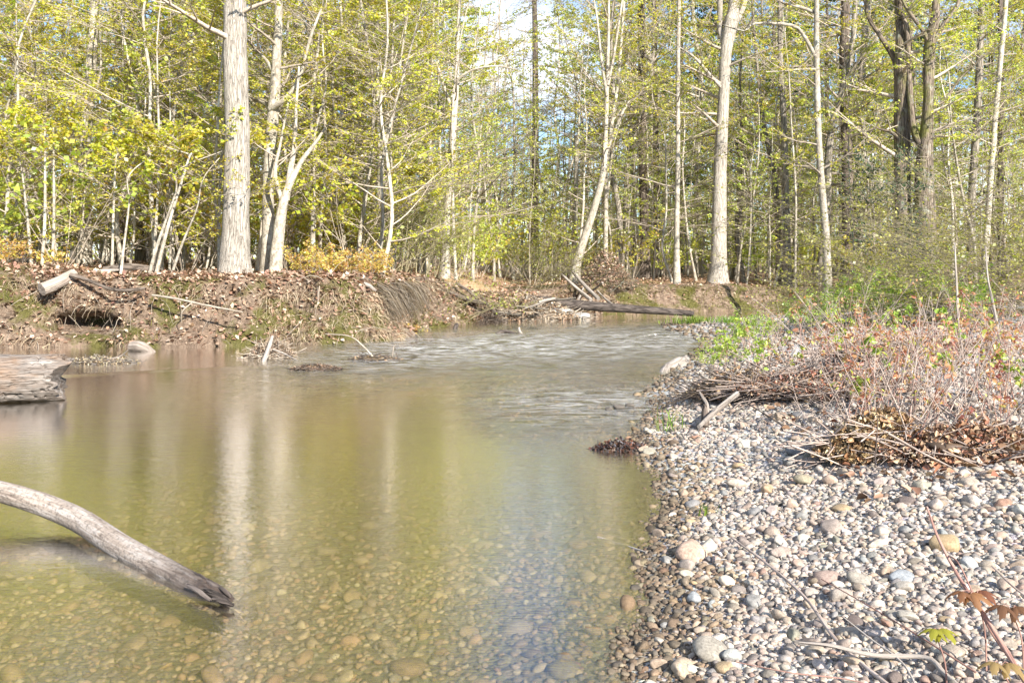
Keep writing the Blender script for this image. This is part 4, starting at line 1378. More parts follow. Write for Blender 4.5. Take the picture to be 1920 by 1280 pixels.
STRAW = [(0.52, 0.43, 0.29), (0.44, 0.35, 0.23), (0.58, 0.50, 0.36), (0.34, 0.25, 0.16), (0.40, 0.30, 0.21)]
gm_ = MB()
for (x0, x1, n_, t0, t1) in ((-10.5, -1.2, 4200, 0.14, 0.60), (-4.2, -2.0, 1800, 0.14, 0.52), (-1.5, 12, 1800, 0.14, 0.6)):
    P, o = bank_pts(r, n_, x0, x1, t0, t1)
    cl = vnoise(P * 1.7, 77) > 0.0
    P, o = P[cl], o[cl]
    D = o * 0.6 + np.array([0, 0, -0.35]) + rand_unit(r, len(P)) * 0.55
    blades(gm_, r, P, D, r.uniform(0.10, 0.32, len(P)), r.uniform(0.0018, 0.0036, len(P)), pal(r, len(P), STRAW, None, 0.2), 0.9)
tag(obj('dry_grass', gm_.mesh('dry_grass', M['litter'])), 'straw-coloured dead grass hanging down the cut bank', 'dry grass', None, 'stuff')
gm_ = MB()
P, o = bank_pts(r, 13000, -10.5, 12, 0.14, 0.66)
k = vnoise(P * 1.1, 83) + np.where(P[:, 0] > 0.8, 0.35, 0) > 0.12
P, o = P[k], o[k]
blades(gm_, r, P, o * 0.5 + np.array([0, 0, 0.6]) + rand_unit(r, len(P)) * 0.6, r.uniform(0.06, 0.2, len(P)), 0.004, pal(r, len(P), [(0.11, 0.125, 0.025), (0.19, 0.19, 0.04), (0.27, 0.26, 0.06)], None, 0.2), 0.5)
tag(obj('green_grass', gm_.mesh('green_grass', M['leaf'])), 'mossy green grass growing in patches on the cut bank', 'grass', None, 'stuff')

gm_ = MB()
P, o = bank_pts(r, 1500, -2.12, -1.45, 0.42, 0.62)
blades(gm_, r, P, o * 0.5 + np.array([0, 0, -0.4]) + rand_unit(r, len(P)) * 0.25, r.uniform(0.3, 0.75, len(P)), 0.004, pal(r, len(P), [(0.07, 0.05, 0.038), (0.12, 0.088, 0.062), (0.18, 0.135, 0.095)], None, 0.2), 1.4)
tag(obj('hanging_roots', gm_.mesh('hanging_roots', M['litter'])), 'dark curtain of fine roots hanging at the blunt end of the left bank', 'roots', None, 'stuff')
rt = MB()
P, o = bank_pts(r, 320, -10.5, 0.5, 0.20, 0.62)
shoots(r, rt, P - o * 0.06, o * 0.5 + rand_unit(r, 320) * 0.9 + np.array([0, 0, -0.3]), r.uniform(0.25, 0.9, 320), r.uniform(0.003, 0.010, 320), 5, -0.9, 0.25, 4, 0.3)
ro = obj('roots', rt.mesh('roots', M['twig']))
tag(ro, 'thin bare roots and fallen twigs trailing down the cut bank', 'roots', None, 'stuff')


# ------------------------------------------------------------------ logs and sticks
def stick(name, label, pts, radii, mat='driftwood', n=8, rough=0.08, cat='branch', seed=0, parent=None, group=None, m=14, cols=None):
    P = resample(np.concatenate([np.asarray(pts, float), np.asarray(radii, float)[:, None]], 1), m)
    b_ = MB()
    base = P[0, :3].copy()
    tube(b_, P[:, :3] - base, np.maximum(P[:, 3], 0.0012), n, cols, rough, 4.0, seed)
    o = obj(name, b_.mesh(name, M[mat]), parent, tuple(base) if parent is None else tuple(base - np.array(parent.location)))
    if parent is None:
        tag(o, label, cat, group)
    return o


def detailed_log(name, label, pts, radii, mat, seed, cat='log', m=120, n=64, crack=0.06, crackf=7, end_rag=0.0, decay=None, cols=None, part2=None):
    """a weathered log with long cracks cut into its surface"""
    PR = resample(np.concatenate([np.asarray(pts, float), np.asarray(radii, float)[:, None]], 1), m)
    b_ = MB()
    base = PR[0, :3].copy()
    tube(b_, PR[:, :3] - base, PR[:, 3], n, cols)
    V = b_.V[0].reshape(m, n, 3)
    A = b_.A[0].reshape(m, n, 3)
    ctr = (PR[:, :3] - base)[:, None]
    th = np.arctan2(A[..., 1], A[..., 0])
    s = A[..., 2]
    q = np.stack([np.cos(th) * crackf, np.sin(th) * crackf, s * 2.6], -1)
    w = q + 0.4 * np.stack([vnoise(q * 0.9, seed + i) for i in range(3)], -1)
    ridge = np.abs(fbm(w, 3, seed))
    cut = -crack * np.exp(-(ridge / 0.07) ** 2) + 0.035 * fbm(q * np.array([0.35, 0.35, 0.8]), 3, seed + 9)
    amt = np.ones((m, 1))
    if decay is not None:
        amt = 1 + decay * sstep(0.65, 1.0, np.linspace(0, 1, m))[:, None]
    f = 1 + cut * amt
    Vn = ctr + (V - ctr) * f[..., None]
    if end_rag > 0:
        T = (PR[-1, :3] - PR[-3, :3])
        T /= np.linalg.norm(T)
        rag = end_rag * (fbm(np.stack([np.cos(th) * 3, np.sin(th) * 3, 0 * th], -1), 3, seed + 21))
        Vn = Vn + T * (rag * sstep(0.9, 1.0, np.linspace(0, 1, m))[:, None])[..., None]
    b_.V[0] = Vn.reshape(-1, 3)
    b_.V[1][:n] = Vn[0]
    b_.V[2][:n] = Vn[-1]
    b_.V[2][n] = Vn[-1].mean(0) - (PR[-1, :3] - PR[-4, :3]) * (0.6 if end_rag else 0.05)
    o = obj(name, b_.mesh(name, M[mat]), None, tuple(base))
    tag(o, label, cat)
    return o


M['grey_log'] = bark_mat('grey_log', (0.42, 0.37, 0.33), (0.28, 0.235, 0.20), (0.10, 0.075, 0.055), 13, 0.05, 0.8, crackw=0.2)
M['brown_log'] = bark_mat('brown_log', (0.38, 0.35, 0.325), (0.24, 0.205, 0.18), (0.07, 0.05, 0.037), 17, 0.11, 1.0, moss=(0.25, 0.165, 0.11), crackw=0.35)


def nearlog_mat():
    """bleached branch, wet and dark towards the tip that lies in the water"""
    t = NT('bleached_branch')
    ax = t.attr('ax', 'Vector')
    vs = t.map(ax, (26, 26, 2.2))
    n1 = t.noise(vs, 1.5, 7, 0.7, dist=0.5)
    n2 = t.noise(ax, 55.0, 4, 0.7)
    c = t.ramp(n1, [(0.32, (0.12, 0.09, 0.075)), (0.47, (0.30, 0.25, 0.21)), (0.66, (0.46, 0.42, 0.39))])
    c = t.mix(1.0, c, t.ramp(n2, [(0.32, 0.45), (0.52, 1.05)]), 'MULTIPLY')
    zz = t.n('SeparateXYZ', 'Z', Vector=ax)
    wet = t.ramp(t.math('ADD', zz, t.math('MULTIPLY', t.noise(t.map(ax, (9, 9, 3)), 1.2, 4), 0.45)), [(0.0, 0.0), (1.0, 1.0)])
    wv = t.n('MapRange', 'Result', Value=t.math('ADD', zz, t.math('MULTIPLY', t.noise(t.map(ax, (9, 9, 3)), 1.2, 4), 0.45)), i1=3.75, i2=4.30)
    c = t.mix(wv, c, t.mix(1.0, c, (0.26, 0.23, 0.22), 'MULTIPLY'))
    p = t.n('BsdfPrincipled', Base_Color=c, Roughness=t.math('MULTIPLY_ADD', wv, -0.4, 0.8), Normal=t.n('Bump', 'Normal', Strength=0.8, Distance=0.012, Height=t.math('ADD', n1, t.math('MULTIPLY', n2, 0.4))))
    p.inputs['Specular IOR Level'].default_value = 0.3
    return t.end(p.outputs[0])


M['near_log'] = nearlog_mat()
# the bleached branch lying in the pool at the lower left; its hidden end comes back down to the water
detailed_log('bleached_log', 'bleached smooth log slanting into the pool in the lower left corner',
             [(-4.9, 5.5, -0.12), (-4.1, 5.4, 0.12), (-3.4, 5.24, 0.19), G(0, 921, 0.16), G(130, 966, 0.085), G(235, 1030, 0.025), G(350, 1090, -0.002), G(405, 1119, -0.012), G(440, 1142, -0.035)],
             [0.05, 0.055, 0.055, 0.055, 0.060, 0.058, 0.054, 0.046, 0.030], 'near_log', 501, m=170, n=56, crack=0.07, crackf=3.2, end_rag=0.09, decay=5.0)
nl_ = bpy.data.objects['bleached_log']
for k, (a, b_, h_) in enumerate([((352, 1072), (402, 1104), 0.016), ((385, 1088), (418, 1112), 0.012), ((378, 1104), (428, 1128), 0.014), ((398, 1122), (438, 1136), 0.012), ((350, 1096), (395, 1126), 0.012), ((412, 1100), (432, 1120), 0.009)]):
    p0_, p1_ = G(*a, 0.036), G(*b_, 0.014)
    stick('splinter', None, [p0_, (p0_ + p1_) / 2 + np.array([0, -0.004, 0.007]), p1_ + np.array([0, 0, 0.004])], [h_ * 0.5, h_, h_ * 0.6], 'wet_wood', 7, 0.35, seed=k, parent=nl_, m=16)
# the sawn log at the left edge
lg = detailed_log('sawn_log', 'thick weathered grey log with a cut ragged end at the left edge',
                  [(-8.6, 8.0, 0.24), (-7.0, 8.55, 0.235), (-5.6, 9.05, 0.23), (-5.05, 9.24, 0.225), (-4.58, 9.42, 0.215)], [0.27, 0.265, 0.26, 0.25, 0.235], 'brown_log', 511, m=170, n=72, crack=0.085, crackf=3.4, end_rag=0.09, decay=0.9)

# dead logs on top of the left bank
p0 = np.array([(-7.45, 15.5, 1.0), (-7.25, 15.75, 1.14)])
detailed_log('broken_log', 'short grey broken log poking out over the hollow in the left bank', [W(78, 543, 15.2), W(105, 532, 15.4), W(138, 514, 15.8)], [0.11, 0.105, 0.09], 'grey_log', 521, m=40, n=28, crack=0.12)
stick('fallen_branch', 'long dark crooked branch lying on the bank from the broken log to the right', [W(132, 515, 15.55), W(165, 525, 15.45), W(205, 541, 15.35), W(240, 544, 15.3), W(272, 540, 15.4)], [0.035, 0.03, 0.028, 0.03, 0.02], 'bark_dark')
detailed_log('rotten_log', 'dark rotten log lying at the top of the left bank under leaning saplings', [W(195, 506, 16.6), W(240, 502, 16.6), W(290, 505, 16.7)], [0.06, 0.085, 0.05], 'bark_dark', 523, m=40, n=24, crack=0.12)
stick('fallen_branch', 'pale thin branch lying in front of the dark rotten log', [W(150, 514, 16.2), W(190, 508, 16.3), W(225, 506, 16.4)], [0.02, 0.03, 0.02], 'driftwood')
stick('fallen_branch', 'long thin pale branch slanting across the middle of the left bank face', [W(285, 553, 15.25), W(330, 560, 15.15), W(385, 572, 15.1), W(455, 585, 15.1)], [0.018, 0.02, 0.018, 0.010], 'twig')
stick('fallen_branch', 'crooked twig hanging from the slanting branch on the left bank face', [W(360, 567, 15.1), W(342, 584, 15.05), W(340, 604, 15.1)], [0.010, 0.009, 0.005], 'twig')
stick('fallen_branch', 'pale flat driftwood piece on the bank shoulder under the orange bushes', [W(665, 527, 16.5), W(690, 535, 16.4), W(705, 545, 16.4)], [0.025, 0.04, 0.02], 'driftwood')
for k, (px, py, tx, ty, w) in enumerate([(225, 510, 240, 380, 5), (276, 512, 330, 360, 6), (290, 514, 352, 300, 7), (318, 512, 370, 390, 5), (60, 505, 40, 330, 6), (78, 505, 84, 240, 6), (98, 505, 100, 240, 6), (210, 505, 218, 300, 5)]):
    lab = ['thin pale sapling just left of the leaning pair above the rotten log', 'left one of two leaning stems above the rotten log', 'right one of two leaning stems above the rotten log', 'short leaning stem right of the leaning pair of stems',
           'thin stem leaning left at the far left end of the bank', 'left of two close white stems near the left edge', 'right of two close white stems near the left edge', 'straight thin stem behind the dark rotten log'][k]
    px_tree('leaning_sapling', lab, 16.2 + 0.1 * k, [(px, py, w), ((px * 0.6 + tx * 0.4), py * 0.6 + ty * 0.4, w * 0.9), (tx, ty, w * 0.6)], mat='bark_smooth', seed=60 + k, limbs=[(1.6, 3.4, 6, 1.0, (0.2, 0.7))], top=3.4, n=7, cat='sapling', wts=YELLOW_W)


# ---- drift piles
def drift_pile(name, label, c, rx, ry, h, nst, ln, rad, seed, mat='twig', nleaf=200, cols=None, big=(), bigmat='driftwood', cat='driftwood pile', leafsize=0.05, head=None, core=0.7):
    r = np.random.default_rng(seed)
    root = thing(name, label, cat, tuple(c))
    tw = MB()
    u, v = r.uniform(0, 6.28, nst), np.sqrt(r.uniform(0, 1, nst))
    P = np.stack([np.cos(u) * v * rx, np.sin(u) * v * ry, h * (1 - v ** 1.5) * r.uniform(0.2, 1.0, nst)], 1)
    a = r.uniform(0, 6.28, nst) if head is None else r.normal(head, 0.6, nst)
    D = np.stack([np.cos(a), np.sin(a) * 0.6, r.normal(0, 0.28, nst)], 1)
    L = ln * r.uniform(0.4, 1.3, nst)
    nn = np.maximum(1, nst)
    shoots(r, tw, P - D * (L * 0.5)[:, None], D, L, rad * r.uniform(0.25, 1.0, nst), 3, -0.1, 0.15, 4, 0.5)
    o = obj('twigs', tw.mesh('twigs', M[mat]), root)
    tag(o, kind='stuff')
    # packed leaves and mud that hold the twigs together
    md = MB()
    V, Ff = ICO[3]
    Vm = V * np.array([rx * core, ry * core, h * core * 0.8])
    Vm = Vm * (1 + 0.45 * fbm(V * 3.2 + seed, 3, seed)[:, None])
    md.add(Vm, Ff, (0.12, 0.085, 0.055))
    nleaf = int(nleaf * 3.6)
    if nleaf:
        ul, vl = r.uniform(0, 6.28, nleaf), np.sqrt(r.uniform(0, 1, nleaf))
        Pl = np.stack([np.cos(ul) * vl * rx, np.sin(ul) * vl * ry, h * (1 - vl ** 1.6) * r.uniform(0.5, 1.05, nleaf)], 1)
        leaves(md, r, Pl, rand_unit(r, nleaf), leafsize * 0.52 * r.uniform(0.5, 1.4, nleaf), pal(r, nleaf, cols or LIT, None, 0.25), 0.6, 0.5, 0.7, True)
    o = obj('packed_leaves', md.mesh('packed_leaves', M['litter']), root)
    tag(o, kind='stuff')
    for k, (pts, rd) in enumerate(big):
        stick('stick', None, pts, rd, bigmat, 8, 0.1, seed=seed + k, parent=root)
    return root


c = G(508, 668)
drift_pile('drift_mound', 'twiggy mound of drift with a pale upright stick, standing in the shallows', c, 0.38, 0.28, 0.30, 130, 0.42, 0.008, 601, 'twig', 260, [(0.30, 0.22, 0.15), (0.22, 0.16, 0.11), (0.4, 0.3, 0.2)],
           big=[([G(497, 676) + (0, -0.15, -0.05), W(503, 655, c[1] - 0.3), W(511, 630, c[1] - 0.18)], [0.035, 0.034, 0.025]), ([W(512, 655, c[1] - 0.25), W(535, 664, c[1] - 0.35), W(562, 678, c[1] - 0.6)], [0.012, 0.012, 0.008])])
c = G(592, 692)
drift_pile('drift_mat', 'low dark mat of drift leaves at the lip of the riffle', c, 0.36, 0.14, 0.07, 70, 0.22, 0.008, 602, 'bark_dark', 120, [(0.16, 0.11, 0.08), (0.25, 0.17, 0.11)])
c = G(702, 675)
drift_pile('drift_mat', 'small drift mat with a thin stem arching over the shallows', c, 0.42, 0.16, 0.08, 80, 0.3, 0.008, 603, 'bark_dark', 60, [(0.2, 0.14, 0.1), (0.3, 0.2, 0.13)],
           big=[([W(702, 672, c[1]), W(680, 648, c[1] + 0.1), W(655, 630, c[1] + 0.2), W(610, 626, c[1] + 0.35)], [0.014, 0.011, 0.008, 0.005]), ([W(736, 668, c[1]), W(738, 650, c[1]), W(742, 645, c[1])], [0.008, 0.006, 0.004])], bigmat='twig')
c = G(190, 680)
drift_pile('drift_mat', 'flat mat of pale reeds and twigs in the water beside the sawn log', c, 0.55, 0.2, 0.10, 140, 0.3, 0.007, 604, 'driftwood', 120, STRAW,
           big=[([W(200, 674, c[1] - .1), W(225, 668, c[1]), W(240, 656, c[1])], [0.01, 0.009, 0.007])])
c = G(258, 658)
detailed_log('floating_stump', 'short pale stump end floating below the left bank', [c + (-0.12, 0.1, 0.05), c + (0.08, 0, 0.05), c + (0.36, -0.1, -0.06)], [0.095, 0.09, 0.02], 'grey_log', 525, m=40, n=26, crack=0.1)
stick('snag', 'small snag with a white broken tip standing in the riffle', [G(985, 624) + (0, 0, -0.1), W(975, 622, 18.0), W(973, 613, 18.0)], [0.03, 0.03, 0.022], 'driftwood', cat='snag')
stick('snag', 'low dark piece of wood beside the white-tipped snag', [G(930, 626) + (0, 0, 0.01), G(945, 625) + (0, 0, 0.04), G(972, 626) + (0, 0, 0.0)], [0.02, 0.035, 0.02], 'wet_wood', cat='snag')
stick('snag', 'tiny dark snag in the water off the end of the left bank', [G(852, 616) + (0, 0, -0.05), G(856, 615) + (0, 0, 0.06), G(859, 615) + (0, 0, 0.09)], [0.05, 0.05, 0.02], 'wet_wood', cat='snag')

# ---- the bend: fallen trunk, upturned roots and the tangle
detailed_log('fallen_tree', 'long dark wet trunk lying across the creek at the bend', [W(985, 560, 22.9), W(1040, 567, 22.9), W(1100, 573, 22.9), W(1180, 579, 22.9), W(1240, 583, 22.9), W(1300, 588, 23.0)], [0.11, 0.125, 0.12, 0.105, 0.09, 0.07], 'wet_wood', 531, m=90, n=26, crack=0.06)
for k, (a, b_, w) in enumerate([((1052, 513), (1108, 562), 0.045), ((1072, 508), (1122, 560), 0.05), ((1095, 535), (1085, 560), 0.03), ((1120, 545), (1150, 572), 0.03), ((1085, 560), (1130, 530), 0.025)]):
    lab = ['left one of two bleached poles leaning on the fallen trunk', 'right one of two bleached poles leaning on the fallen trunk', 'short pole propped under the bleached leaning poles', 'thin pale pole slanting from the upturned roots', 'thin stick crossing behind the bleached poles'][k]
    stick('bleached_pole', lab, [W(*a, 24.6), W((a[0] + b_[0]) / 2, (a[1] + b_[1]) / 2 + 2, 24.0), W(*b_, 23.3)], [w * 0.6, w, w * 1.1], 'driftwood', cat='pole')
c = W(1135, 548, 25.6)
c[2] = gz(c[0], c[1])
drift_pile('upturned_roots', 'reddish mound of upturned roots and soil above the fallen trunk', c, 0.8, 0.5, 1.05, 700, 0.55, 0.010, 611, 'bark_moss', 1100, LIT, cat='root mass', leafsize=0.09, core=0.66)
c = np.array([*G(955, 600)[:2], 0.0])
drift_pile('drift_tangle', 'big tangle of pale driftwood and leaves piled at the bend', c + (0.3, 0.7, 0), 1.6, 0.9, 0.62, 620, 0.9, 0.013, 612, 'twig', 1200, LIT, leafsize=0.09,
           big=[([W(868 + i * 17, 592 - 9 * ((i * 7) % 5), 21.7 + 0.08 * i), W(868 + i * 17 + 38 * math.cos(i * 2.1) + 20, 590 - 9 * ((i * 7) % 5) - 11 * math.sin(i * 1.7), 21.9)], [0.032, 0.018]) for i in range(11)], bigmat='bark_grey')
c = np.array([*G(885, 603)[:2], 0.0])
drift_pile('drift_tangle', 'dark tangle of roots and branches at the foot of the olive thicket', c + (-0.1, 0.5, 0), 0.9, 0.7, 0.5, 240, 0.9, 0.014, 613, 'bark_dark', 300, [(0.2, 0.15, 0.1), (0.14, 0.1, 0.07)])
for k, (a, m_, b_, w) in enumerate([((835, 545), (880, 562), (915, 570), 0.05), ((855, 530), (885, 550), (900, 568), 0.035), ((830, 560), (850, 570), (860, 590), 0.02), ((1010, 566), (1040, 560), (985, 578), 0.03)]):
    lab = ['thick dark dead branch sloping into the tangle from the thicket', 'thinner dark branch above the thick one sloping into the tangle', 'short dark twig at the thicket foot beside the water', 'pale stick lying over the root end of the fallen trunk'][k]
    stick('dead_branch', lab, [W(*a, 21.2), W(*m_, 21.4), W(*b_, 21.6)], [w, w, w * 0.7], 'bark_dark' if k < 3 else 'driftwood')
c = W(1050, 575, 22.6)
big_r = MB()
V, Ff = SH[3][0][3], SH[3][1]
big_r.add(V * np.array([0.36, 0.3, 0.26]), Ff, (0.5, 0.49, 0.47))
tag(obj('boulder', big_r.mesh('boulder', M['stone']), None, (c[0], c[1], 0.12)), 'pale grey boulder under the fallen trunk beside the tangle', 'boulder')
big_r = MB()
big_r.add(SH[3][0][6] * np.array([0.25, 0.2, 0.16]), Ff, (0.5, 0.48, 0.45))
tag(obj('boulder', big_r.mesh('boulder', M['stone']), None, (c[0] + 0.5, c[1] - 0.05, 0.08)), 'smaller pale boulder close right of the one under the fallen trunk', 'boulder')

# ------------------------------------------------------------------ the gravel bar's plants and drift
stick('half_sunk_log', 'bleached log lying half in the water at the gravel edge', [G(1235, 706) + (0, 0, -0.08), W(1250, 697, 12.1), W(1272, 684, 12.4), W(1288, 672, 12.7)], [0.05, 0.09, 0.10, 0.05], 'driftwood', 12, 0.12, 'log', m=24)
stick('driftwood_stick', 'straight pale driftwood stick lying across the gravel near the water', [G(1310, 800, 0.14), G(1345, 770, 0.22) + (0, 0, 0.01), G(1382, 745, 0.27) + (0, 0, 0.03)], [0.016, 0.022, 0.024], 'driftwood')
stick('driftwood_stick', 'pale bent stick standing on a brown stub among the stones', [G(1326, 785, 0.16) + (0, 0, -0.04), W(1326, 760, 7.4), W(1318, 745, 7.45), W(1312, 735, 7.5)], [0.022, 0.015, 0.012, 0.008], 'driftwood')
stick('wood_stub', 'short split brown stub standing beside the bent pale stick', [G(1322, 790, 0.15) + (0, 0, -0.05), W(1322, 775, 7.35), W(1321, 757, 7.38)], [0.03, 0.03, 0.010], 'bark_dark', cat='stub')
c = G(1165, 842)
drift_pile('wet_leaf_heap', 'heap of black wet leaves and drift at the water edge', np.array([c[0], c[1], -0.02]), 0.24, 0.10, 0.10, 60, 0.2, 0.006, 621, 'wet_wood', 200, [(0.05, 0.035, 0.035), (0.09, 0.05, 0.035), (0.2, 0.1, 0.06), (0.12, 0.11, 0.12)], cat='leaf heap')
c = G(1160, 768)
big_r = MB()
for q, (dx, dy, s) in enumerate([(0, 0, 0.06), (0.12, 0.1, 0.05), (-0.1, -0.06, 0.04)]):
    b1 = MB()
    b1.add(SH[3][0][q * 3] * s, Ff, (0.16, 0.14, 0.12))
    tag(obj('rock', b1.mesh('rock', M['stone']), None, (c[0] + dx, c[1] + dy, 0.02)), ['largest of three wet rocks breaking the water off the gravel', 'wet rock behind the largest of three off the gravel', 'smallest wet rock breaking the water off the gravel'][q], 'rock')

r = np.random.default_rng(707)
REDS = [(0.42, 0.16, 0.11), (0.52, 0.25, 0.15), (0.56, 0.33, 0.20), (0.34, 0.11, 0.09), (0.50, 0.38, 0.14)]
M['red_stem'] = bark_mat('red_stem', (0.40, 0.26, 0.21), (0.30, 0.17, 0.14), (0.16, 0.09, 0.075), 30, 0.1, 0.2)
M['grey_stem'] = bark_mat('grey_stem', (0.50, 0.43, 0.38), (0.36, 0.29, 0.25), (0.18, 0.14, 0.12), 30, 0.1, 0.2)


def proto_seedling(seed, h, cols=REDS, nleaf=9, size=0.055, arms=3, stem_r=0.004, leaned=0.35):
    r = np.random.default_rng(seed)
    st, lf = MB(), MB()
    a = r.uniform(0, 6.28)
    Pm, Dm = shoots(r, st, np.zeros((1, 3)), np.array([[math.cos(a) * leaned, math.sin(a) * leaned, 1.0]]), h, stem_r, 6, 0.1, 0.10, 5, 0.45)
    Q, D, pi, t = along(r, Pm, Dm, arms, 0.35, 0.95)
    Ps, Ds = shoots(r, st, Q, fork_dirs(r, D, 0.7, 0.0) + rand_unit(r, arms) * 0.5, h * 0.4 * (1.2 - t), stem_r * 0.5, 3, 0.25, 0.12, 4, 0.5)
    tips = np.concatenate([Ps[:, -1], Pm[:, -1]])
    if nleaf:
        P = np.repeat(tips, nleaf, 0) + r.normal(0, 0.012, (len(tips) * nleaf, 3))
        D = rand_unit(r, len(P)) * np.array([1, 1, 0.4]) + np.array([0, 0, -0.45])
        leaves(lf, r, P, D, size * r.uniform(0.6, 1.2, len(P)), pal(r, len(P), cols, None, 0.18), 0.55, 0.4, 0.3, True)
    return st, lf


def build_seedling(name, parts, mat='red_stem'):
    root = obj(name, None, None, (0, 0, 0))
    obj('stem', parts[0].mesh('stem', M[mat]), root)
    if parts[1].V:
        obj('foliage', parts[1].mesh('foliage', M['leaf']), root)
    return root


SR = [build_seedling('maple_seedling', proto_seedling(720 + i, 0.30 + 0.07 * i, arms=2 + i % 2, size=0.036, nleaf=5)) for i in range(6)]
SB = [build_seedling('bare_seedling', proto_seedling(730 + i, 0.45 + 0.09 * i, nleaf=2 if i % 2 else 0, arms=5, size=0.03, leaned=0.6, cols=[(0.4, 0.42, 0.08), (0.42, 0.2, 0.1)]), 'grey_stem') for i in range(6)]
SG = [build_seedling('green_seedling', proto_seedling(740 + i, 0.35 + 0.08 * i, cols=[(0.30, 0.40, 0.05), (0.38, 0.46, 0.07), (0.25, 0.34, 0.05)], arms=4, size=0.045)) for i in range(3)]
GB = [build_bush('green_shrub', proto_bush(750 + i, 0.9 + 0.15 * i, 9, [(0.24, 0.37, 0.05), (0.33, 0.44, 0.06), (0.40, 0.46, 0.08)], None, 0.05, 8, 0.55, 0.006)) for i in range(3)]


def bar_spots(n, pxa, pxb, da, db, mind, minr=0.9):
    out = []
    for _ in range(9000):
        if len(out) >= n:
            break
        px, d = r.uniform(pxa, pxb), r.uniform(da, db)
        x = (px - 960) / F * d
        if x < np.interp(d, RBs[:260, 1], RBs[:260, 0]) + minr:
            continue
        if all((x - a) ** 2 + (d - b) ** 2 > mind ** 2 for a, b in out):
            out.append((x, d))
    return out


def bar_words(px, d):
    a = 'near the right edge' if px > 1850 else 'in the right half of the shrub patch' if px > 1720 else 'in the middle of the shrub patch' if px > 1600 else 'in the left half of the shrub patch' if px > 1480 else 'at the water side of the shrub patch'
    return a + (', front row' if d < 5.9 else ', second row' if d < 7 else ', middle rows' if d < 9.5 else ', behind' if d < 12 else ', far back')


for (x, y) in bar_spots(60, 1560, 2020, 5.2, 8.5, 0.16, 1.2) + bar_spots(50, 1420, 2000, 8.5, 13, 0.25, 1.6):
    w = bar_words(px_at(x, y), y)
    plant(SR[r.integers(6)], used, x, y, 'red-leaved maple seedling ' + w, 'seedling', 'red seedlings ' + w, r.uniform(0.7, 1.25), r.uniform(0, 6.28), (r.normal(0, 0.12), r.normal(0, 0.12)), -0.02)
for (x, y) in bar_spots(70, 1560, 2020, 5.2, 6.6, 0.10, 1.2) + bar_spots(90, 1480, 2020, 6.2, 9.5, 0.14, 1.0) + bar_spots(90, 1340, 2000, 9, 15, 0.22, 0.9):
    w = bar_words(px_at(x, y), y)
    plant(SB[r.integers(6)], used, x, y, 'bare twiggy grey-brown stem ' + w, 'twiggy stem', 'bare stems ' + w, r.uniform(0.7, 1.3), r.uniform(0, 6.28), (r.normal(0, 0.15), r.normal(0, 0.15)), -0.02)
for (x, y) in bar_spots(16, 1340, 1420, 8.5, 14, 0.3, 0.5) + bar_spots(22, 1420, 1950, 6, 13, 0.5, 1.2):
    w = bar_words(px_at(x, y), y)
    plant(SG[r.integers(3)], used, x, y, 'small bright green seedling ' + w, 'seedling', 'green seedlings ' + w, r.uniform(0.7, 1.3), r.uniform(0, 6.28), (0, 0), -0.02)
for k, (px, d, s) in enumerate([(1500, 16.5, 0.6), (1545, 16.0, 0.7), (1590, 15.5, 0.8), (1640, 16.2, 0.95), (1690, 15.2, 0.8), (1745, 15.0, 0.9), (1610, 17.5, 1.0), (1815, 14.0, 0.7), (1525, 14.2, 0.5), (1365, 11.6, 0.38), (1400, 13.5, 0.5), (1345, 10.8, 0.32), (1430, 15.0, 0.45)]):
    x = (px - 960) / F * d
    w = 'in the row below the old pair of trees' if 1480 < px < 1760 else 'in front of the leaning thicket' if px > 1760 else 'at the water side of the gravel bar'
    plant(GB[k % 3], used, x, d, 'fresh green leafy shrub ' + w, 'shrub', 'green shrubs ' + w, s, r.uniform(0, 6.28), (0, 0), -0.03)
# two whitish dead stems standing up at the right
for k, (pts, w, lab) in enumerate([([(1800, 640), (1795, 560), (1790, 455)], 7, 'left of two upright bleached dead stems in front of the leaning thicket'), ([(1880, 650), (1862, 570), (1852, 520), (1848, 462)], 6, 'right one of two upright bleached dead stems, with a side fork')]):
    d = 10.5
    P = np.array([W(px, py, d + 0.1 * i) for i, (px, py) in enumerate(pts)])
    P[0, 2] = gz(P[0, 0], P[0, 1]) - 0.03
    stick('dead_sapling', lab, P, np.linspace(w, w * 0.35, len(P)) / F * d / 2, 'driftwood', 7, cat='stem')

# drift and dead leaves caught in the seedlings
DEAD = [(0.30, 0.19, 0.11), (0.38, 0.26, 0.16), (0.22, 0.13, 0.08), (0.46, 0.34, 0.22), (0.34, 0.17, 0.10)]
def on_bar(px, py, z):
    p = G(px, py, z)
    p[2] = gz(p[0], p[1])
    return p


drift_pile('leaf_drift', 'brown heap of dead leaves caught among red stems at the right', on_bar(1655, 800, 0.4), 0.40, 0.26, 0.27, 200, 0.6, 0.006, 631, 'grey_stem', 1500, DEAD, cat='leaf heap', leafsize=0.07)
drift_pile('leaf_drift', 'low heap of dead leaves and twigs by the right edge, behind the brown heap', on_bar(1830, 800, 0.45), 0.55, 0.32, 0.20, 160, 0.6, 0.008, 632, 'grey_stem', 700, DEAD, cat='leaf heap', leafsize=0.07)
drift_pile('twig_heap', 'long heap of brown twigs along the water side of the shrub patch', on_bar(1400, 712, 0.3), 0.55, 0.40, 0.28, 420, 0.6, 0.006, 633, 'bark_dark', 260, DEAD, cat='twig heap', leafsize=0.06)
drift_pile('twig_heap', 'spread heap of grey twigs in the middle of the shrub patch', on_bar(1560, 700, 0.42), 0.9, 0.5, 0.22, 420, 0.7, 0.006, 634, 'grey_stem', 500, DEAD, cat='twig heap', leafsize=0.06)
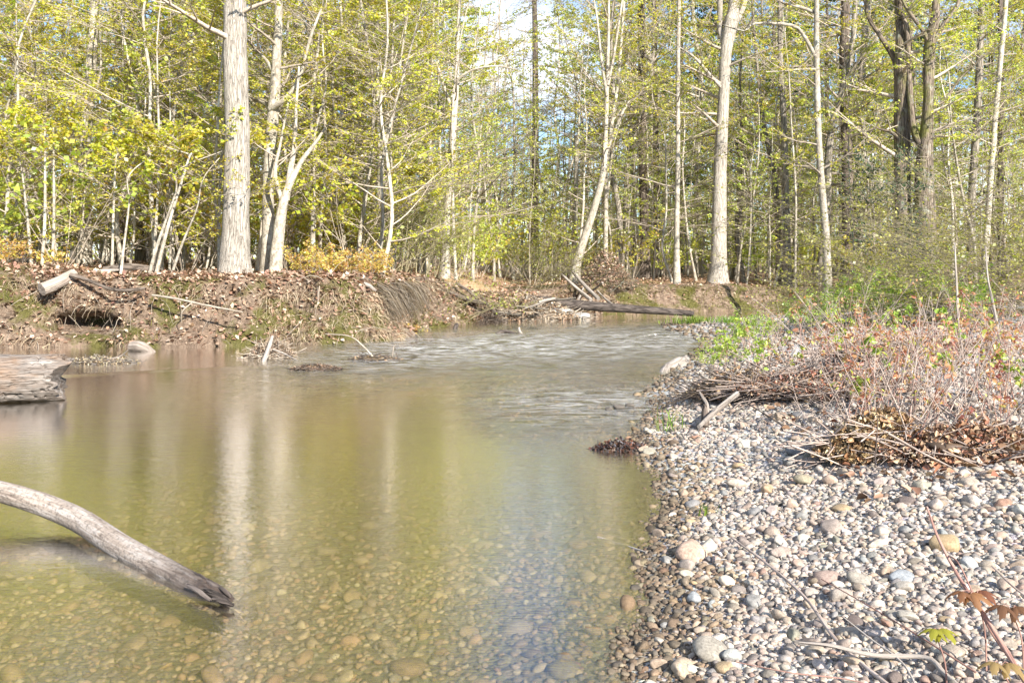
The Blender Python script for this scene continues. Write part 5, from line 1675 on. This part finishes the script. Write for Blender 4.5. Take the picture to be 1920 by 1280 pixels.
drift_pile('twig_heap', 'dark twig heap far back in the shrub patch', on_bar(1720, 640, 0.5), 1.2, 0.6, 0.2, 300, 0.8, 0.006, 635, 'grey_stem', 500, DEAD, cat='twig heap', leafsize=0.07)
# loose dead leaves on the bar
lm = MB()
x, y = r.uniform(1.2, 9, 5200), r.uniform(4.5, 16, 5200)
z, dl, dr = land(x, y)
k = (dr > 1.0) & in_view(x, y, 0.5) & (vnoise(np.stack([x, y, 0 * x], 1) * 0.9, 5) + (y - 6) * 0.12 > 0.1)
P = np.stack([x[k], y[k], z[k] + 0.035], 1)
leaves(lm, r, P, rand_unit(r, len(P)) * np.array([1, 1, 0.3]), r.uniform(0.04, 0.075, len(P)), pal(r, len(P), DEAD, None, 0.2), 0.65, 1.3, 0.4, True)
tag(obj('fallen_leaves', lm.mesh('fallen_leaves', M['litter'])), 'brown dead leaves scattered between the seedlings on the gravel bar', 'fallen leaves', None, 'stuff')

# grass tufts
def tuft(label, px, py, z, n_, ln, rx, cols=None, seed=0):
    r = np.random.default_rng(seed)
    p = G(px, py, z)
    p[2] = gz(p[0], p[1])
    b_ = MB()
    P = np.stack([r.normal(0, rx, n_), r.normal(0, rx * 0.5, n_), np.zeros(n_)], 1)
    blades(b_, r, P, rand_unit(r, n_) * 0.5 + np.array([0, 0, 1.0]), ln * r.uniform(0.5, 1.2, n_), 0.004 if p[1] < 10 else 0.008, pal(r, n_, cols or [(0.22, 0.36, 0.05), (0.30, 0.42, 0.07), (0.18, 0.28, 0.05)], None, 0.15), 0.5)
    tag(obj('grass_tuft', b_.mesh('grass_tuft', M['leaf']), None, tuple(p)), label, 'grass tuft', None, 'stuff')


tuft('long green grass tuft on the pebble spit at the bend', 1305, 606, 0.05, 260, 0.26, 0.30, None, 1)
tuft('smaller green grass tuft on the pebble spit, right of the long one', 1378, 608, 0.08, 160, 0.22, 0.22, None, 2)
tuft('thin green grass sprig on the gravel near the water, nearest tuft', 1328, 950, 0.1, 16, 0.10, 0.02, None, 3)
tuft('sparse tall grass beside the bent driftwood sticks', 1258, 808, 0.06, 22, 0.30, 0.06, None, 4)

# ---- twigs in the near right corner
def near_twig(name, label, pts, w, mat, leaf_at=(), cat='twig'):
    P = np.array([W(px, py, d) for px, py, d in pts])
    for q in P:
        q[2] = max(q[2], gz(q[0], q[1]) + 0.012)
    o = stick(name, label, P, np.linspace(w[0], w[1], len(P)), mat, 8, 0.06, cat, m=24)
    return o


near_twig('red_sapling', 'reddish brown bare stem rising from the lower right corner', [(1930, 1290, 2.55), (1850, 1160, 2.75), (1800, 1085, 2.95), (1760, 1010, 3.1), (1738, 950, 3.2)], (0.0075, 0.0035), 'red_stem', cat='stem')
near_twig('red_sapling', 'orange-brown thin stem beside the reddish one in the lower right corner', [(1940, 1300, 2.5), (1890, 1230, 2.65), (1850, 1170, 2.8), (1800, 1060, 2.95), (1775, 1040, 3.05)], (0.004, 0.002), 'red_stem', cat='stem')
near_twig('fallen_twig', 'long straight grey twig lying over the near gravel', [(1372, 1008, 4.1), (1440, 1058, 3.75), (1510, 1120, 3.4), (1575, 1215, 3.05), (1680, 1300, 2.7)], (0.004, 0.0075), 'grey_stem')
near_twig('fallen_twig', 'whitish crooked branch lying across the lower right gravel', [(1490, 1203, 3.0), (1560, 1210, 2.95), (1640, 1228, 2.9), (1735, 1232, 2.85), (1770, 1262, 2.75), (1800, 1295, 2.65)], (0.006, 0.0095), 'driftwood')
near_twig('fallen_twig', 'thin brown twig from the gravel out to the whitish branch', [(1540, 1085, 3.3), (1620, 1130, 3.1), (1720, 1190, 2.9), (1830, 1260, 2.7)], (0.0018, 0.003), 'red_stem')
near_twig('fallen_twig', 'thin pale twig right of the long straight grey one', [(1580, 1155, 3.1), (1630, 1195, 3.0), (1690, 1240, 2.85), (1720, 1290, 2.7)], (0.002, 0.004), 'driftwood')
near_twig('fallen_twig', 'grey twig crossing the stones at the right edge', [(1860, 1060, 3.3), (1895, 1095, 3.2), (1940, 1130, 3.1)], (0.003, 0.004), 'grey_stem')
near_twig('fallen_twig', 'thin dark twig along the bottom edge of the gravel', [(1380, 1240, 2.9), (1480, 1260, 2.8), (1600, 1275, 2.75), (1700, 1310, 2.6)], (0.0018, 0.0025), 'red_stem')
near_twig('fallen_twig', 'thin brown twig lying on the gravel below the leaf heap', [(1400, 755, 7.0), (1440, 780, 6.7), (1468, 798, 6.5)], (0.006, 0.005), 'bark_dark')
near_twig('fallen_twig', 'brown twig sloping on the gravel under the seedlings', [(1560, 830, 5.9), (1600, 860, 5.6), (1660, 880, 5.4)], (0.004, 0.004), 'red_stem')
near_twig('fallen_twig', 'pale twig reaching from the near stones into the water', [(1120, 1005, 4.7), (1165, 1020, 4.6), (1212, 1037, 4.4)], (0.003, 0.006), 'driftwood')


def maple_leaf(root, c, size, colr, tilt, seed):
    """a five-lobed leaf drooping like an umbrella from its stalk"""
    r = np.random.default_rng(seed)
    n_ = 61
    a = np.linspace(-2.45, 2.45, n_)
    lob = np.max([w * np.exp(-((a - p) / 0.36) ** 2) for p, w in ((-2.0, 0.5), (-0.98, 0.88), (0, 1.0), (0.98, 0.88), (2.0, 0.5))], 0)
    rad_ = size * (0.40 + 0.60 * lob) * (1 + 0.07 * np.sin(a * 31) + 0.04 * r.normal(size=n_))
    rings = []
    for f in (0.33, 0.66, 1.0):
        rr = rad_ * f
        z_ = -0.55 * rr ** 2 / size * 1.5 + 0.05 * size * np.cos(a * 6.4) * f
        rings.append(np.stack([np.sin(a) * rr, np.cos(a) * rr, z_], 1))
    V = np.concatenate([[np.zeros(3)]] + rings)
    Ft = [[0, i + 1, i + 2] for i in range(n_ - 1)]
    Fq = [[1 + q * n_ + i, 1 + (q + 1) * n_ + i, 1 + (q + 1) * n_ + i + 1, 1 + q * n_ + i + 1] for q in range(2) for i in range(n_ - 1)]
    b_ = MB()
    b_.add(V, Ft, colr)
    b_.F4.append(np.array(Fq))
    b_.m4.append(np.zeros(len(Fq)))
    o = obj('leaf', b_.mesh('leaf', M['leaf']), root, tuple(c - np.array(root.location)))
    o.rotation_euler = tilt
    return o


def leaf_plant(label, foot, tip, leafs, colr, seed, size):
    P0 = np.array(W(*foot))
    P0[2] = gz(P0[0], P0[1]) - 0.01
    root = thing('maple_sprout', label, 'seedling', tuple(P0))
    T = W(*tip)
    stick('stem', None, [P0, (P0 + T) / 2 + np.array([0.01, 0, 0.02]), T], [0.003, 0.0024, 0.0015], 'red_stem', 6, parent=root)
    for k, (px, py, d) in enumerate(leafs):
        q = W(px, py, d)
        stick('stem', None, [T, (T + q) / 2 + np.array([0, 0, 0.012]), q], [0.0013, 0.001, 0.001], 'red_stem', 5, parent=root, m=6)
        maple_leaf(root, q, size, np.array(colr) * (0.85 + 0.15 * k), (0.45 - 0.1 * k, 0.15 * k - 0.1, math.pi + 0.7 * k - 0.5), seed + k)


leaf_plant('green maple sprout with one drooping leaf in the lower right corner', (1775, 1285, 2.6), (1757, 1195, 2.62), [(1752, 1178, 2.6), (1764, 1177, 2.63)], (0.30, 0.27, 0.03), 800, 0.05)
leaf_plant('bronze-leaved maple sprout beside the reddish stem, lower right', (1850, 1230, 2.75), (1830, 1120, 2.8), [(1805, 1108, 2.8), (1838, 1106, 2.82), (1820, 1112, 2.78)], (0.26, 0.12, 0.055), 810, 0.055)
leaf_plant('dark bronze-leaved maple sprout at the right edge', (1920, 1260, 2.7), (1898, 1150, 2.75), [(1880, 1134, 2.72), (1905, 1136, 2.76)], (0.20, 0.10, 0.05), 820, 0.06)
leaf_plant('tan-leaved maple sprout in the bottom right corner', (1900, 1300, 2.5), (1875, 1255, 2.5), [(1865, 1240, 2.48), (1890, 1242, 2.5)], (0.40, 0.30, 0.12), 830, 0.05)

# ------------------------------------------------------------------ tell small groups of look-alikes apart by their order from the left
ORD = 'first second third fourth fifth sixth seventh eighth ninth tenth eleventh twelfth thirteenth fourteenth fifteenth sixteenth seventeenth eighteenth nineteenth twentieth twenty-first twenty-second twenty-third twenty-fourth twenty-fifth'.split()
grp = {}
for o in list(sc.objects):
    if o.parent is None and o.get('group') and o.get('label'):
        grp.setdefault(o['label'], []).append(o)
for lab, os_ in grp.items():
    if 1 < len(os_) <= len(ORD):
        os_.sort(key=lambda q: q.location.x / q.location.y)
        for i, q in enumerate(os_):
            if len(lab.split()) <= 13:
                q['label'] = lab + ', ' + ORD[i] + ' from left'
